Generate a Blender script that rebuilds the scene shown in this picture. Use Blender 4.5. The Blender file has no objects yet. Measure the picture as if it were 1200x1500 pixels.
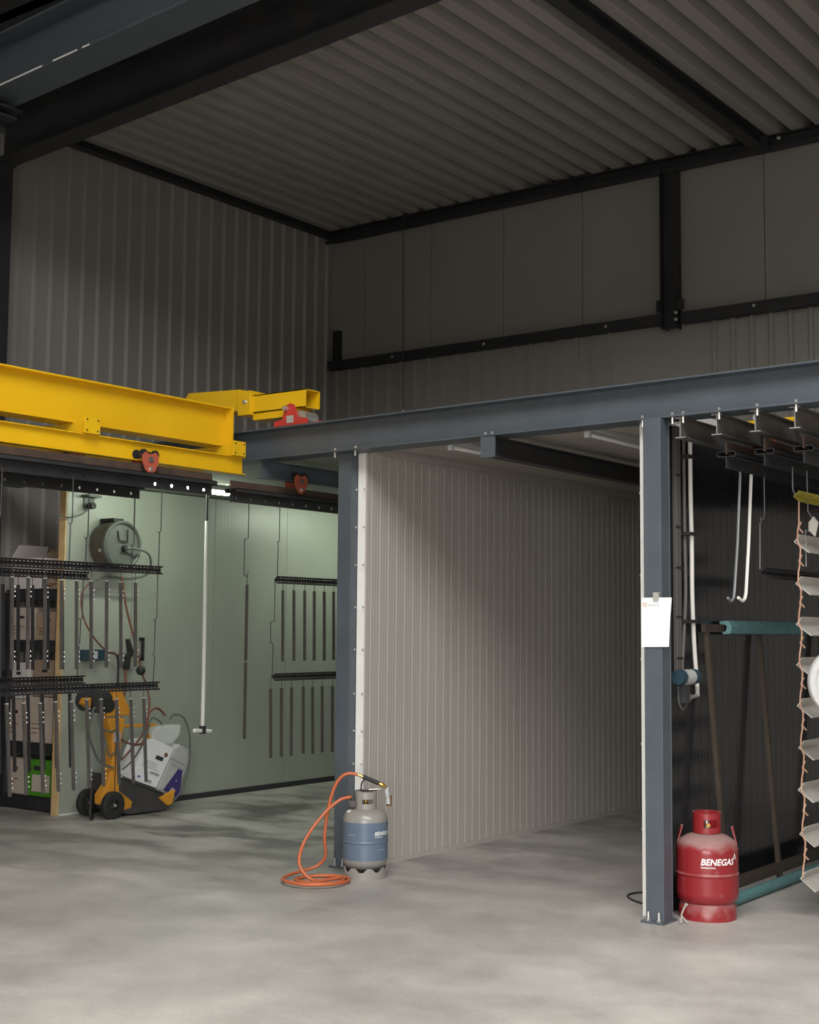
import bpy, math, random
from mathutils import Vector, Matrix
random.seed(7)
S = bpy.context.scene
COL = S.collection

# ------------------------------------------------------------------ camera
yaw, pitch, roll = 0.642276, 0.085699, 0.008084
fwd = Vector((-math.sin(yaw)*math.cos(pitch), math.cos(yaw)*math.cos(pitch), math.sin(pitch)))
rgt = fwd.cross(Vector((0, 0, 1))).normalized()
upv = rgt.cross(fwd)
r2 = rgt*math.cos(roll) + upv*math.sin(roll)
u2 = upv*math.cos(roll) - rgt*math.sin(roll)
cam = bpy.data.cameras.new('camera')
cam.sensor_fit = 'HORIZONTAL'; cam.sensor_width = 36.0; cam.lens = 36.0*1992.8/1200
cam.clip_end = 200
co = bpy.data.objects.new('camera', cam); COL.objects.link(co)
co.matrix_world = Matrix(((r2.x, u2.x, -fwd.x, 0), (r2.y, u2.y, -fwd.y, 0), (r2.z, u2.z, -fwd.z, 1.67), (0, 0, 0, 1)))
S.camera = co

# ------------------------------------------------------------------ world, daylight openings, exposure
W = bpy.data.worlds.new('overcast_sky'); S.world = W; W.use_nodes = True
bg = W.node_tree.nodes['Background']
bg.inputs[0].default_value = (1.0, 0.975, 0.94, 1); bg.inputs[1].default_value = 4.0
HX0, HX1, HY0, HY1, HZ = -10.77, 10.0, -2.2, 12.75, 6.55     # the hall: left, right, front, back, underside of the deck
HZF = 7.7; YF = 6.76                                         # unseen front roof, raised to bring daylight onto the grey girder, up to the line y = YF
SKY = (-3.8, 6.5, -1.8, 3.5)                                 # roof light opening x0 x1 y0 y1
DOOR = (-2.0, 4.0, 0.0, 3.6)                                 # open sectional door in the front wall x0 x1 z0 z1
def portal(name, loc, rot, sx, sy):
    l = bpy.data.lights.new(name, 'AREA'); l.shape = 'RECTANGLE'; l.size = sx; l.size_y = sy
    l.cycles.is_portal = True
    o = bpy.data.objects.new(name, l); COL.objects.link(o); o.location = loc; o.rotation_euler = rot
portal('roof_light_portal', ((SKY[0]+SKY[1])/2, (SKY[2]+SKY[3])/2, HZF+0.16), (0, 0, 0), SKY[1]-SKY[0], SKY[3]-SKY[2])
portal('door_portal', ((DOOR[0]+DOOR[1])/2, HY0-0.12, (DOOR[2]+DOOR[3])/2), (math.radians(90), 0, 0), DOOR[1]-DOOR[0], DOOR[3]-DOOR[2])
S.view_settings.view_transform = 'Standard'; S.view_settings.look = 'None'
S.view_settings.gamma = 1.0; S.view_settings.use_curve_mapping = False
S.view_settings.exposure = 1.42
S.cycles.max_bounces = 8; S.cycles.diffuse_bounces = 5; S.cycles.sample_clamp_indirect = 8
S.cycles.use_denoising = True

# ------------------------------------------------------------------ materials
def mat(name, col, rough=0.5, metal=0.0, col2=None, scale=3.0, detail=4.0, bump=0.0, bscale=60.0, rvar=0.0, stretch=None, contrast=(0.35, 0.65), coat=0.0):
    m = bpy.data.materials.new(name); m.use_nodes = True
    nt = m.node_tree; b = nt.nodes['Principled BSDF']
    b.inputs['Base Color'].default_value = (*col, 1); b.inputs['Roughness'].default_value = rough; b.inputs['Metallic'].default_value = metal
    if coat: b.inputs['Coat Weight'].default_value = coat; b.inputs['Coat Roughness'].default_value = 0.08
    tc = nt.nodes.new('ShaderNodeTexCoord'); mp = nt.nodes.new('ShaderNodeMapping')
    geo = nt.nodes.new('ShaderNodeNewGeometry')
    nt.links.new(geo.outputs['Position'], mp.inputs[0])
    if stretch: mp.inputs['Scale'].default_value = stretch
    if col2:
        n = nt.nodes.new('ShaderNodeTexNoise'); n.inputs['Scale'].default_value = scale; n.inputs['Detail'].default_value = detail
        nt.links.new(mp.outputs[0], n.inputs['Vector'])
        r = nt.nodes.new('ShaderNodeValToRGB')
        r.color_ramp.elements[0].position = contrast[0]; r.color_ramp.elements[0].color = (*col, 1)
        r.color_ramp.elements[1].position = contrast[1]; r.color_ramp.elements[1].color = (*col2, 1)
        nt.links.new(n.outputs['Fac'], r.inputs[0]); nt.links.new(r.outputs[0], b.inputs['Base Color'])
        if rvar:
            mr = nt.nodes.new('ShaderNodeMapRange'); mr.inputs[3].default_value = rough-rvar; mr.inputs[4].default_value = rough+rvar
            nt.links.new(n.outputs['Fac'], mr.inputs[0]); nt.links.new(mr.outputs[0], b.inputs['Roughness'])
    if bump:
        n2 = nt.nodes.new('ShaderNodeTexNoise'); n2.inputs['Scale'].default_value = bscale; n2.inputs['Detail'].default_value = 3
        nt.links.new(mp.outputs[0], n2.inputs['Vector'])
        bp = nt.nodes.new('ShaderNodeBump'); bp.inputs['Strength'].default_value = bump; bp.inputs['Distance'].default_value = 0.004
        nt.links.new(n2.outputs['Fac'], bp.inputs['Height']); nt.links.new(bp.outputs[0], b.inputs['Normal'])
    return m
def emit(name, col, strength):
    m = bpy.data.materials.new(name); m.use_nodes = True; b = m.node_tree.nodes['Principled BSDF']
    b.inputs['Base Color'].default_value = (*col, 1); b.inputs['Emission Color'].default_value = (*col, 1); b.inputs['Emission Strength'].default_value = strength
    return m
def micro(name, col, rough, axis, pitch, amount=0.12, dist=0.002, col2=None, spec=None):
    """painted sheet with fine rolled lines along z; axis = world axis across the lines"""
    m = mat(name, col, rough, col2=col2, scale=1.3, stretch=(1, 1, 0.35))
    nt = m.node_tree; b = nt.nodes['Principled BSDF']
    geo = nt.nodes.new('ShaderNodeNewGeometry'); sp = nt.nodes.new('ShaderNodeSeparateXYZ'); nt.links.new(geo.outputs['Position'], sp.inputs[0])
    mu = nt.nodes.new('ShaderNodeMath'); mu.operation = 'MULTIPLY'; mu.inputs[1].default_value = 2*math.pi/pitch; nt.links.new(sp.outputs[axis], mu.inputs[0])
    sn = nt.nodes.new('ShaderNodeMath'); sn.operation = 'SINE'; nt.links.new(mu.outputs[0], sn.inputs[0])
    bp = nt.nodes.new('ShaderNodeBump'); bp.inputs['Strength'].default_value = amount; bp.inputs['Distance'].default_value = dist
    nt.links.new(sn.outputs[0], bp.inputs['Height']); nt.links.new(bp.outputs[0], b.inputs['Normal'])
    if spec is not None: b.inputs['Specular IOR Level'].default_value = spec
    return m

M = {}
M['anthracite'] = mat('anthracite_paint', (0.066, 0.081, 0.097), 0.42, col2=(0.076, 0.092, 0.109), scale=5, bump=0.08, bscale=90, rvar=0.08)
M['dark_steel'] = mat('dark_primer_steel', (0.018, 0.019, 0.022), 0.55, col2=(0.026, 0.026, 0.028), scale=4)
M['cladding'] = mat('grey_white_cladding', (0.235, 0.222, 0.202), 0.5, col2=(0.25, 0.237, 0.217), scale=0.7)
M['panel'] = micro('grey_white_panel', (0.245, 0.232, 0.212), 0.55, 0, 0.05, 0.25, 0.001, col2=(0.258, 0.245, 0.224))
M['deck'] = mat('galvanised_deck', (0.26, 0.242, 0.219), 0.5, 0.0, col2=(0.285, 0.265, 0.24), scale=1.2, detail=4)
M['booth'] = micro('booth_panel', (0.315, 0.338, 0.292), 0.36, 1, 0.05, 0.3, 0.001, col2=(0.28, 0.302, 0.26))
M['boothceil'] = mat('booth_ceiling_sheet', (0.30, 0.32, 0.28), 0.9)
M['boothceil'].node_tree.nodes['Principled BSDF'].inputs['Specular IOR Level'].default_value = 0.1
M['bay'] = micro('bay_panel', (0.37, 0.345, 0.317), 0.5, 1, 0.033, 0.3, 0.001, col2=(0.395, 0.37, 0.34))
M['bayceil'] = micro('bay_ceiling_panel', (0.36, 0.335, 0.30), 0.5, 0, 0.05, 0.25, 0.001)
M['white'] = mat('white_trim', (0.80, 0.80, 0.77), 0.4, col2=(0.74, 0.74, 0.71), scale=4)
M['black'] = micro('black_gloss_panel', (0.011, 0.0115, 0.014), 0.15, 1, 0.045, 0.10, 0.0008, col2=(0.015, 0.0155, 0.018))
M['wood'] = mat('raw_panel_edge', (0.50, 0.33, 0.14), 0.8, col2=(0.58, 0.42, 0.22), scale=8)
M['yellow'] = mat('yellow_paint', (0.68, 0.41, 0.006), 0.38, col2=(0.72, 0.44, 0.008), scale=3, bump=0.05, bscale=70)
M['red'] = mat('red_paint', (0.50, 0.035, 0.03), 0.4, col2=(0.42, 0.04, 0.035), scale=9)
M['trolley'] = mat('faded_red_trolley', (0.42, 0.09, 0.05), 0.55, col2=(0.36, 0.08, 0.05), scale=12)
M['zinc'] = mat('zinc_bolt', (0.62, 0.62, 0.60), 0.35, 0.8)
M['railgrey'] = mat('worn_grey_rail', (0.075, 0.072, 0.070), 0.5, col2=(0.10, 0.095, 0.092), scale=8)
M['rust'] = mat('brown_rail', (0.055, 0.036, 0.027), 0.6, col2=(0.085, 0.055, 0.04), scale=10)
M['rack'] = mat('dark_rack_steel', (0.020, 0.020, 0.022), 0.42, 0.2, col2=(0.035, 0.034, 0.036), scale=14)
M['profile'] = mat('dark_grey_profile', (0.075, 0.070, 0.068), 0.35, 0.35, col2=(0.10, 0.095, 0.09), scale=10)
M['profile_brown'] = mat('dark_brown_grey_profile', (0.036, 0.033, 0.028), 0.5, col2=(0.05, 0.046, 0.04), scale=10)
M['profile_dark'] = mat('black_profile', (0.014, 0.014, 0.015), 0.5)
M['wire'] = mat('dark_wire', (0.05, 0.05, 0.05), 0.5, 0.4)
M['steelwire'] = mat('grey_wire', (0.30, 0.31, 0.33), 0.4, 0.5)
M['copper'] = mat('copper_wire', (0.52, 0.29, 0.19), 0.45, 0.3, col2=(0.62, 0.40, 0.30), scale=30)
M['olive'] = mat('yellow_olive_bar', (0.34, 0.29, 0.03), 0.45, col2=(0.42, 0.36, 0.06), scale=20)
M['aluprof'] = mat('light_grey_profile', (0.40, 0.385, 0.35), 0.45, 0.1, col2=(0.46, 0.44, 0.40), scale=9)
M['discwhite'] = mat('white_disc_plastic', (0.50, 0.50, 0.50), 0.35)
M['whitegloss'] = mat('white_gloss', (0.82, 0.82, 0.82), 0.25)
M['teal'] = mat('teal_foam', (0.075, 0.175, 0.185), 0.7, col2=(0.095, 0.21, 0.215), scale=14, bump=0.2, bscale=120)
M['brownframe'] = mat('brown_frame', (0.034, 0.024, 0.016), 0.6, col2=(0.045, 0.032, 0.021), scale=9)
M['greycyl'] = mat('grey_cylinder_paint', (0.24, 0.235, 0.215), 0.28, col2=(0.27, 0.262, 0.24), scale=8)
M['bluecyl'] = mat('blue_grey_cylinder_band', (0.115, 0.155, 0.215), 0.35, col2=(0.10, 0.14, 0.20), scale=10)
M['redcyl'] = None
M['orange_hose'] = mat('orange_rubber_hose', (0.50, 0.115, 0.035), 0.45, col2=(0.46, 0.13, 0.06), scale=10)
M['brass'] = mat('brass', (0.65, 0.42, 0.12), 0.3, 0.9)
M['rubber'] = mat('black_rubber', (0.016, 0.016, 0.016), 0.6)
M['plastic_dark'] = mat('dark_plastic', (0.03, 0.03, 0.033), 0.55, col2=(0.04, 0.04, 0.043), scale=8)
M['cart_orange'] = mat('orange_yellow_body', (0.62, 0.27, 0.02), 0.45, col2=(0.56, 0.24, 0.025), scale=6)
M['cart_base'] = mat('dark_tray', (0.035, 0.034, 0.037), 0.6, col2=(0.05, 0.048, 0.05), scale=7)
M['carton'] = mat('white_carton', (0.72, 0.73, 0.76), 0.6)
M['ink'] = mat('dark_ink', (0.03, 0.03, 0.035), 0.6)
M['greyink'] = mat('grey_ink', (0.30, 0.30, 0.33), 0.6)
M['purple'] = mat('purple_print', (0.045, 0.03, 0.15), 0.5)
M['bluespot'] = mat('blue_print', (0.10, 0.16, 0.38), 0.5)
M['orangeink'] = mat('orange_print', (0.62, 0.36, 0.20), 0.6)
M['brownspot'] = mat('brown_print', (0.16, 0.07, 0.03), 0.5)
M['cardboard'] = mat('brown_cardboard', (0.30, 0.215, 0.15), 0.8, col2=(0.34, 0.25, 0.18), scale=5)
M['palebox'] = mat('pale_cardboard', (0.46, 0.38, 0.32), 0.8, col2=(0.50, 0.42, 0.36), scale=5)
M['whitebox'] = mat('white_cardboard', (0.62, 0.58, 0.56), 0.75)
M['green'] = mat('green_crate', (0.075, 0.26, 0.02), 0.5)
M['drum'] = mat('drum_grey', (0.085, 0.095, 0.085), 0.5, col2=(0.105, 0.112, 0.098), scale=8)
M['drumside'] = mat('drum_brown_side', (0.07, 0.056, 0.038), 0.5, col2=(0.09, 0.072, 0.05), scale=9)
M['redhose'] = mat('brown_red_hose', (0.15, 0.05, 0.033), 0.5)
M['greycable'] = mat('grey_cable', (0.10, 0.11, 0.10), 0.5)
M['bluedev'] = mat('petrol_blue_plastic', (0.018, 0.045, 0.065), 0.45)
M['lightgrey'] = mat('light_grey_plastic', (0.42, 0.43, 0.43), 0.45)
M['tape'] = mat('grey_tape', (0.36, 0.36, 0.33), 0.5)
M['paper'] = mat('white_paper', (0.88, 0.88, 0.88), 0.7)
M['conduit'] = mat('grey_brown_conduit', (0.10, 0.092, 0.086), 0.5)
M['whitehose'] = mat('off_white_hose', (0.62, 0.60, 0.57), 0.45)
M['battenw'] = mat('grey_white_batten', (0.48, 0.49, 0.50), 0.4)
M['tube_on'] = emit('lit_fluorescent_tube', (0.88, 1.0, 0.82), 22.0)
g = bpy.data.materials.new('clear_film'); g.use_nodes = True; gb = g.node_tree.nodes['Principled BSDF']
gb.inputs['Base Color'].default_value = (0.9, 0.92, 0.93, 1); gb.inputs['Roughness'].default_value = 0.12; gb.inputs['Alpha'].default_value = 0.32
M['film'] = g

# red cylinder: dust that lies on the upward-facing shoulder and in patches
def dusty_red():
    m = bpy.data.materials.new('dusty_red_paint'); m.use_nodes = True; nt = m.node_tree; b = nt.nodes['Principled BSDF']
    geo = nt.nodes.new('ShaderNodeNewGeometry'); sp = nt.nodes.new('ShaderNodeSeparateXYZ'); nt.links.new(geo.outputs['Normal'], sp.inputs[0])
    n = nt.nodes.new('ShaderNodeTexNoise'); n.inputs['Scale'].default_value = 14; n.inputs['Detail'].default_value = 6; nt.links.new(geo.outputs['Position'], n.inputs['Vector'])
    a = nt.nodes.new('ShaderNodeMath'); a.operation = 'MULTIPLY_ADD'; a.inputs[1].default_value = 0.9; nt.links.new(sp.outputs['Z'], a.inputs[0]); nt.links.new(n.outputs['Fac'], a.inputs[2])
    mr = nt.nodes.new('ShaderNodeMapRange'); mr.inputs[1].default_value = 0.60; mr.inputs[2].default_value = 1.15; mr.inputs[3].default_value = 0.03; mr.inputs[4].default_value = 0.85
    nt.links.new(a.outputs[0], mr.inputs[0])
    mx = nt.nodes.new('ShaderNodeMix'); mx.data_type = 'RGBA'; mx.inputs[6].default_value = (0.235, 0.012, 0.018, 1); mx.inputs[7].default_value = (0.30, 0.20, 0.185, 1)
    nt.links.new(mr.outputs[0], mx.inputs[0]); nt.links.new(mx.outputs[2], b.inputs['Base Color'])
    m2 = nt.nodes.new('ShaderNodeMapRange'); m2.inputs[3].default_value = 0.22; m2.inputs[4].default_value = 0.8
    nt.links.new(mr.outputs[0], m2.inputs[0]); nt.links.new(m2.outputs[0], b.inputs['Roughness'])
    return m
M['redcyl'] = dusty_red()

# power-floated concrete: cloudy patches, fine grain, a stain in the left bay mouth, widened to darken the dim left floor
def concrete():
    m = bpy.data.materials.new('power_floated_concrete'); m.use_nodes = True; nt = m.node_tree; b = nt.nodes['Principled BSDF']
    N = nt.nodes.new; L = nt.links.new
    geo = N('ShaderNodeNewGeometry')
    def noise(sc, det, dist=0.0, stretch=None):
        n = N('ShaderNodeTexNoise'); n.inputs['Scale'].default_value = sc; n.inputs['Detail'].default_value = det; n.inputs['Distortion'].default_value = dist
        if stretch:
            mp = N('ShaderNodeMapping'); mp.inputs['Scale'].default_value = stretch; L(geo.outputs['Position'], mp.inputs[0]); L(mp.outputs[0], n.inputs['Vector'])
        else: L(geo.outputs['Position'], n.inputs['Vector'])
        return n
    n1 = noise(0.55, 8, 0.1); n2 = noise(1.9, 12, 0.15); n2.inputs['Roughness'].default_value = 0.68; n1.inputs['Roughness'].default_value = 0.6; n3 = noise(45, 3)
    r1 = N('ShaderNodeValToRGB'); r1.color_ramp.elements[0].position = 0.33; r1.color_ramp.elements[0].color = (0.29, 0.28, 0.262, 1)
    r1.color_ramp.elements[1].position = 0.68; r1.color_ramp.elements[1].color = (0.52, 0.495, 0.462, 1); L(n1.outputs['Fac'], r1.inputs[0])
    r2_ = N('ShaderNodeMapRange'); r2_.inputs[1].default_value = 0.3; r2_.inputs[2].default_value = 0.7; r2_.inputs[3].default_value = 0.82; r2_.inputs[4].default_value = 1.12; L(n2.outputs['Fac'], r2_.inputs[0])
    r3_ = N('ShaderNodeMapRange'); r3_.inputs[1].default_value = 0.3; r3_.inputs[2].default_value = 0.7; r3_.inputs[3].default_value = 0.94; r3_.inputs[4].default_value = 1.06; L(n3.outputs['Fac'], r3_.inputs[0])
    mu = N('ShaderNodeMath'); mu.operation = 'MULTIPLY'; L(r2_.outputs[0], mu.inputs[0]); L(r3_.outputs[0], mu.inputs[1])
    # stained zone, spread wide to paint in the dimmer light at left
    d = N('ShaderNodeVectorMath'); d.operation = 'DISTANCE'; d.inputs[1].default_value = (-8.0, 9.2, 0); L(geo.outputs['Position'], d.inputs[0])
    f = N('ShaderNodeMapRange'); f.inputs[1].default_value = 4.2; f.inputs[2].default_value = 0.8; f.inputs[3].default_value = 0.0; f.inputs[4].default_value = 0.75; L(d.outputs['Value'], f.inputs[0])
    n4 = noise(1.2, 8, 0.3, (1.0, 1.8, 1)); f4 = N('ShaderNodeMapRange'); f4.inputs[1].default_value = 0.42; f4.inputs[2].default_value = 0.6; L(n4.outputs['Fac'], f4.inputs[0])
    st = N('ShaderNodeMath'); st.operation = 'MULTIPLY'; L(f.outputs[0], st.inputs[0]); L(f4.outputs[0], st.inputs[1])
    inv = N('ShaderNodeMath'); inv.operation = 'SUBTRACT'; inv.inputs[0].default_value = 1.0; L(st.outputs[0], inv.inputs[1])
    mu2 = N('ShaderNodeMath'); mu2.operation = 'MULTIPLY'; L(mu.outputs[0], mu2.inputs[0]); L(inv.outputs[0], mu2.inputs[1])
    vm = N('ShaderNodeVectorMath'); vm.operation = 'SCALE'; L(r1.outputs[0], vm.inputs[0]); L(mu2.outputs[0], vm.inputs['Scale'])
    L(vm.outputs[0], b.inputs['Base Color'])
    rr = N('ShaderNodeMapRange'); rr.inputs[1].default_value = 0.3; rr.inputs[2].default_value = 0.7; rr.inputs[3].default_value = 0.38; rr.inputs[4].default_value = 0.6; L(n2.outputs['Fac'], rr.inputs[0]); L(rr.outputs[0], b.inputs['Roughness'])
    bp = N('ShaderNodeBump'); bp.inputs['Strength'].default_value = 0.06; bp.inputs['Distance'].default_value = 0.003; L(n3.outputs['Fac'], bp.inputs['Height']); L(bp.outputs[0], b.inputs['Normal'])
    return m
M['concrete'] = concrete()

# ------------------------------------------------------------------ geometry helpers
class MB:
    def __init__(s): s.v = []; s.f = []
    def add(s, vs, fs):
        o = len(s.v); s.v += [tuple(p) for p in vs]; s.f += [tuple(i+o for i in q) for q in fs]; return s
    def box(s, x0, x1, y0, y1, z0, z1):
        return s.add([(x, y, z) for z in (z0, z1) for y in (y0, y1) for x in (x0, x1)],
                     [(0, 2, 3, 1), (4, 5, 7, 6), (0, 1, 5, 4), (2, 6, 7, 3), (0, 4, 6, 2), (1, 3, 7, 5)])
    def prism(s, prof, p0, p1, up=(0, 0, 1)):
        """closed 2D outline (a,b), a across and b along 'up', swept from p0 to p1"""
        p0 = Vector(p0); p1 = Vector(p1); d = (p1-p0).normalized(); up = Vector(up); sd = d.cross(up).normalized(); u = sd.cross(d)
        n = len(prof); vs = [p0+sd*a+u*b for a, b in prof]+[p1+sd*a+u*b for a, b in prof]
        fs = [(i, (i+1) % n, n+(i+1) % n, n+i) for i in range(n)]+[tuple(range(n-1, -1, -1)), tuple(range(n, 2*n))]
        return s.add(vs, fs)
    def strip(s, prof, p0, p1, up=(0, 0, 1)):
        """open outline swept (a folded sheet)"""
        p0 = Vector(p0); p1 = Vector(p1); d = (p1-p0).normalized(); up = Vector(up); sd = d.cross(up).normalized(); u = sd.cross(d)
        n = len(prof); vs = [p0+sd*a+u*b for a, b in prof]+[p1+sd*a+u*b for a, b in prof]
        return s.add(vs, [(i, i+1, n+i+1, n+i) for i in range(n-1)])
    def bar(s, p0, p1, w, h, up=(0, 0, 1)):
        return s.prism([(-w/2, -h/2), (w/2, -h/2), (w/2, h/2), (-w/2, h/2)], p0, p1, up)
    def ibeam(s, p0, p1, h, w, tf, tw, up=(0, 0, 1)):
        """I section hanging down from the line p0-p1 to h below? no: centred on it"""
        pr = [(-w/2, -h/2), (w/2, -h/2), (w/2, -h/2+tf), (tw/2, -h/2+tf), (tw/2, h/2-tf), (w/2, h/2-tf), (w/2, h/2), (-w/2, h/2), (-w/2, h/2-tf), (-tw/2, h/2-tf), (-tw/2, -h/2+tf), (-w/2, -h/2+tf)]
        p0 = Vector(p0); p1 = Vector(p1); d = (p1-p0).normalized(); upq = Vector(up); sd = d.cross(upq).normalized(); u = sd.cross(d)
        vs = [p0+sd*a+u*b for a, b in pr]+[p1+sd*a+u*b for a, b in pr]; n = 12
        fs = [(i, (i+1) % n, n+(i+1) % n, n+i) for i in range(n)]
        for o, fl in ((0, True), (12, False)):
            for q in ((0, 1, 2, 3, 10, 11), (3, 4, 9, 10), (4, 5, 6, 7, 8, 9)):
                q = tuple(o+i for i in q); fs.append(q[::-1] if fl else q)
        return s.add(vs, fs)
    def tube(s, pts, r, n=8, caps=True, radii=None):
        P = [Vector(p) for p in pts]; m = len(P); rings = []
        t0 = (P[1]-P[0]).normalized(); a = t0.orthogonal().normalized()
        for i in range(m):
            t = ((P[min(i+1, m-1)]-P[i]).normalized()+(P[i]-P[max(i-1, 0)]).normalized())
            t = t.normalized() if t.length > 1e-6 else t0
            a = (a-t*a.dot(t)); a = a.normalized() if a.length > 1e-6 else t.orthogonal().normalized()
            b = t.cross(a); rr = radii[i] if radii else r
            rings.append([P[i]+(a*math.cos(2*math.pi*k/n)+b*math.sin(2*math.pi*k/n))*rr for k in range(n)])
        vs = [p for ring in rings for p in ring]
        fs = [(i*n+k, i*n+(k+1) % n, (i+1)*n+(k+1) % n, (i+1)*n+k) for i in range(m-1) for k in range(n)]
        if caps: fs += [tuple(range(n-1, -1, -1)), tuple(range((m-1)*n, m*n))]
        return s.add(vs, fs)
    def lathe(s, prof, c=(0, 0, 0), n=32, axis=(0, 0, 1), arc=None, closed=False):
        c = Vector(c); ax = Vector(axis).normalized(); a = ax.orthogonal().normalized()
        if abs(ax.z) > 0.999: a = Vector((1, 0, 0))
        b = ax.cross(a); full = arc is None; a0, a1 = (0, 2*math.pi) if full else arc
        m = n if full else n+1; pr = len(prof); vs = []
        for k in range(m):
            t = a0+(a1-a0)*k/n; e = a*math.cos(t)+b*math.sin(t)
            vs += [c+e*r+ax*z for r, z in prof]
        fs = []
        for k in range(n):
            k2 = (k+1) % m if full else k+1
            for j in range(pr if closed else pr-1):
                j2 = (j+1) % pr
                q = [k*pr+j, k2*pr+j, k2*pr+j2, k*pr+j2]
                fs.append(tuple(q))
        if not full and closed: fs += [tuple(range(pr-1, -1, -1)), tuple((m-1)*pr+j for j in range(pr))]
        return s.add(vs, fs)
    def cyl(s, p0, p1, r, n=12): return s.tube([p0, p1], r, n)
    def slab(s, pts, off):
        """flat polygon (3D points) given a thickness vector"""
        P = [Vector(p) for p in pts]; o = Vector(off); n = len(P)
        return s.add(P+[p+o for p in P], [tuple(range(n-1, -1, -1)), tuple(range(n, 2*n))]+[(i, (i+1) % n, n+(i+1) % n, n+i) for i in range(n)])
    def build(s, name, m, parent=None, smooth=None, bevel=0.0, at=None):
        org = Vector(at) if at is not None else (wloc(parent) if parent else s.base())
        me = bpy.data.meshes.new(name); me.from_pydata([tuple(Vector(p)-org) for p in s.v], [], s.f)
        import bmesh
        bm = bmesh.new(); bm.from_mesh(me)
        bmesh.ops.remove_doubles(bm, verts=bm.verts, dist=1e-6); bmesh.ops.recalc_face_normals(bm, faces=bm.faces); bm.to_mesh(me); bm.free()
        me.materials.append(M[m] if isinstance(m, str) else m)
        if smooth:
            for p in me.polygons: p.use_smooth = True
            me.set_sharp_from_angle(angle=math.radians(smooth))
        o = bpy.data.objects.new(name, me); COL.objects.link(o)
        WL[o.name] = org
        if parent: o.parent = parent
        if parent: o.location = org-wloc(parent)
        else: o.location = org
        if bevel:
            b = o.modifiers.new('edge', 'BEVEL'); b.width = bevel; b.segments = 2; b.limit_method = 'ANGLE'; b.angle_limit = math.radians(50)
        return o
    def base(s):
        xs = [p[0] for p in s.v]; ys = [p[1] for p in s.v]; zs = [p[2] for p in s.v]
        return Vector(((min(xs)+max(xs))/2, (min(ys)+max(ys))/2, min(zs)))
WL = {}
def wloc(o): return WL[o.name]
def tag(o, label=None, cat=None, group=None, kind=None):
    if label: o['label'] = label
    if cat: o['category'] = cat
    if group: o['group'] = group
    if kind: o['kind'] = kind
    return o
def thing(name, loc, label, cat, group=None):
    o = bpy.data.objects.new(name, None); COL.objects.link(o); o.location = loc; o.empty_display_size = 0.1; WL[o.name] = Vector(loc)
    return tag(o, label, cat, group)
def struct(name, mb, m, **k):
    o = mb.build(name, m, **k); o['kind'] = 'structure'; return o
def copy_tree(o, loc, label=None, rot=None):
    c = o.copy(); COL.objects.link(c); c.location = loc; WL[c.name] = Vector(loc)
    if label: c['label'] = label
    if rot is not None: c.rotation_euler = rot
    for ch in o.children:
        d = ch.copy(); COL.objects.link(d); d.parent = c; WL[d.name] = Vector(loc)
        for gch in ch.children:
            e = gch.copy(); COL.objects.link(e); e.parent = d
    return c
def share(proto, parent, loc):
    """a piece that shares mesh data, child of parent, at a world position"""
    o = proto.copy(); COL.objects.link(o); o.parent = parent; o.location = Vector(loc)-wloc(parent); WL[o.name] = Vector(loc); return o
def smooth_path(pts, n=8):
    P = [Vector(p) for p in pts]; out = []
    for i in range(len(P)-1):
        p0 = P[max(i-1, 0)]; p1 = P[i]; p2 = P[i+1]; p3 = P[min(i+2, len(P)-1)]
        for k in range(n):
            t = k/n
            out.append(0.5*((2*p1)+(p2-p0)*t+(2*p0-5*p1+4*p2-p3)*t*t+(3*p1-p0-3*p2+p3)*t**3))
    return out+[P[-1]]
def bolt(mb, p, axis, r=0.011, h=0.012):
    p = Vector(p); ax = Vector(axis); mb.lathe([(0.0001, 0), (r*1.5, 0), (r*1.5, 0.003), (r, 0.003), (r, h), (0.0001, h)], p, 6, ax)
    return mb
ORD = ['first', 'second', 'third', 'fourth', 'fifth', 'sixth', 'seventh', 'eighth', 'ninth', 'tenth', 'eleventh', 'twelfth', 'thirteenth']

# ------------------------------------------------------------------ setting: floor, walls, roof
fl = struct('floor', MB().box(HX0-0.4, HX1+0.2, HY0-3.0, HY1+0.2, -0.2, 0.0), 'concrete')
M['asphalt'] = mat('yard_asphalt', (0.10, 0.10, 0.10), 0.9, col2=(0.13, 0.13, 0.13), scale=2)
struct('ground_yard', MB().box(-40, 40, -45, HY0-3.0, -0.2, -0.01), 'asphalt')

def ribbed(width, pitch, h, flat, slope, first=0.0):
    pr = [(0.0, 0.0)]; a = first
    while a+pitch <= width+1e-6:
        m0 = a+(pitch-flat-2*slope)/2
        pr += [(m0, 0), (m0+slope, h), (m0+slope+flat, h), (m0+2*slope+flat, 0)]; a += pitch
    pr.append((width, 0.0)); return pr
# left wall: vertical trapezoidal sheets, one metre wide
wl = struct('wall_left', MB().box(HX0-0.15, HX0-0.012, HY0, HY1+0.15, 0, HZF+0.3), 'dark_steel')
y = HY1-1.0; proto = None
while y > HY0-0.5:
    if proto is None:
        mb = MB(); pr = [(0.0005, 0.0)]+ribbed(1.0, 0.2, 0.028, 0.035, 0.022)[1:-1]+[(0.9995, 0.0)]
        # strip swept upward: a runs along +y, b sticks out into the hall (+x)
        n = len(pr); vs = [(HX0+b, y+a, z) for z in (0.0, HZF+0.1) for a, b in pr]
        mb.add(vs, [(i, i+1, n+i+1, n+i) for i in range(n-1)])
        proto = mb.build('sheet', 'cladding', wl, at=(HX0, y, 0)); proto.location = Vector((HX0, y, 0))-wloc(wl)
    else: share(proto, wl, (HX0, y, 0))
    y -= 1.0
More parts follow.
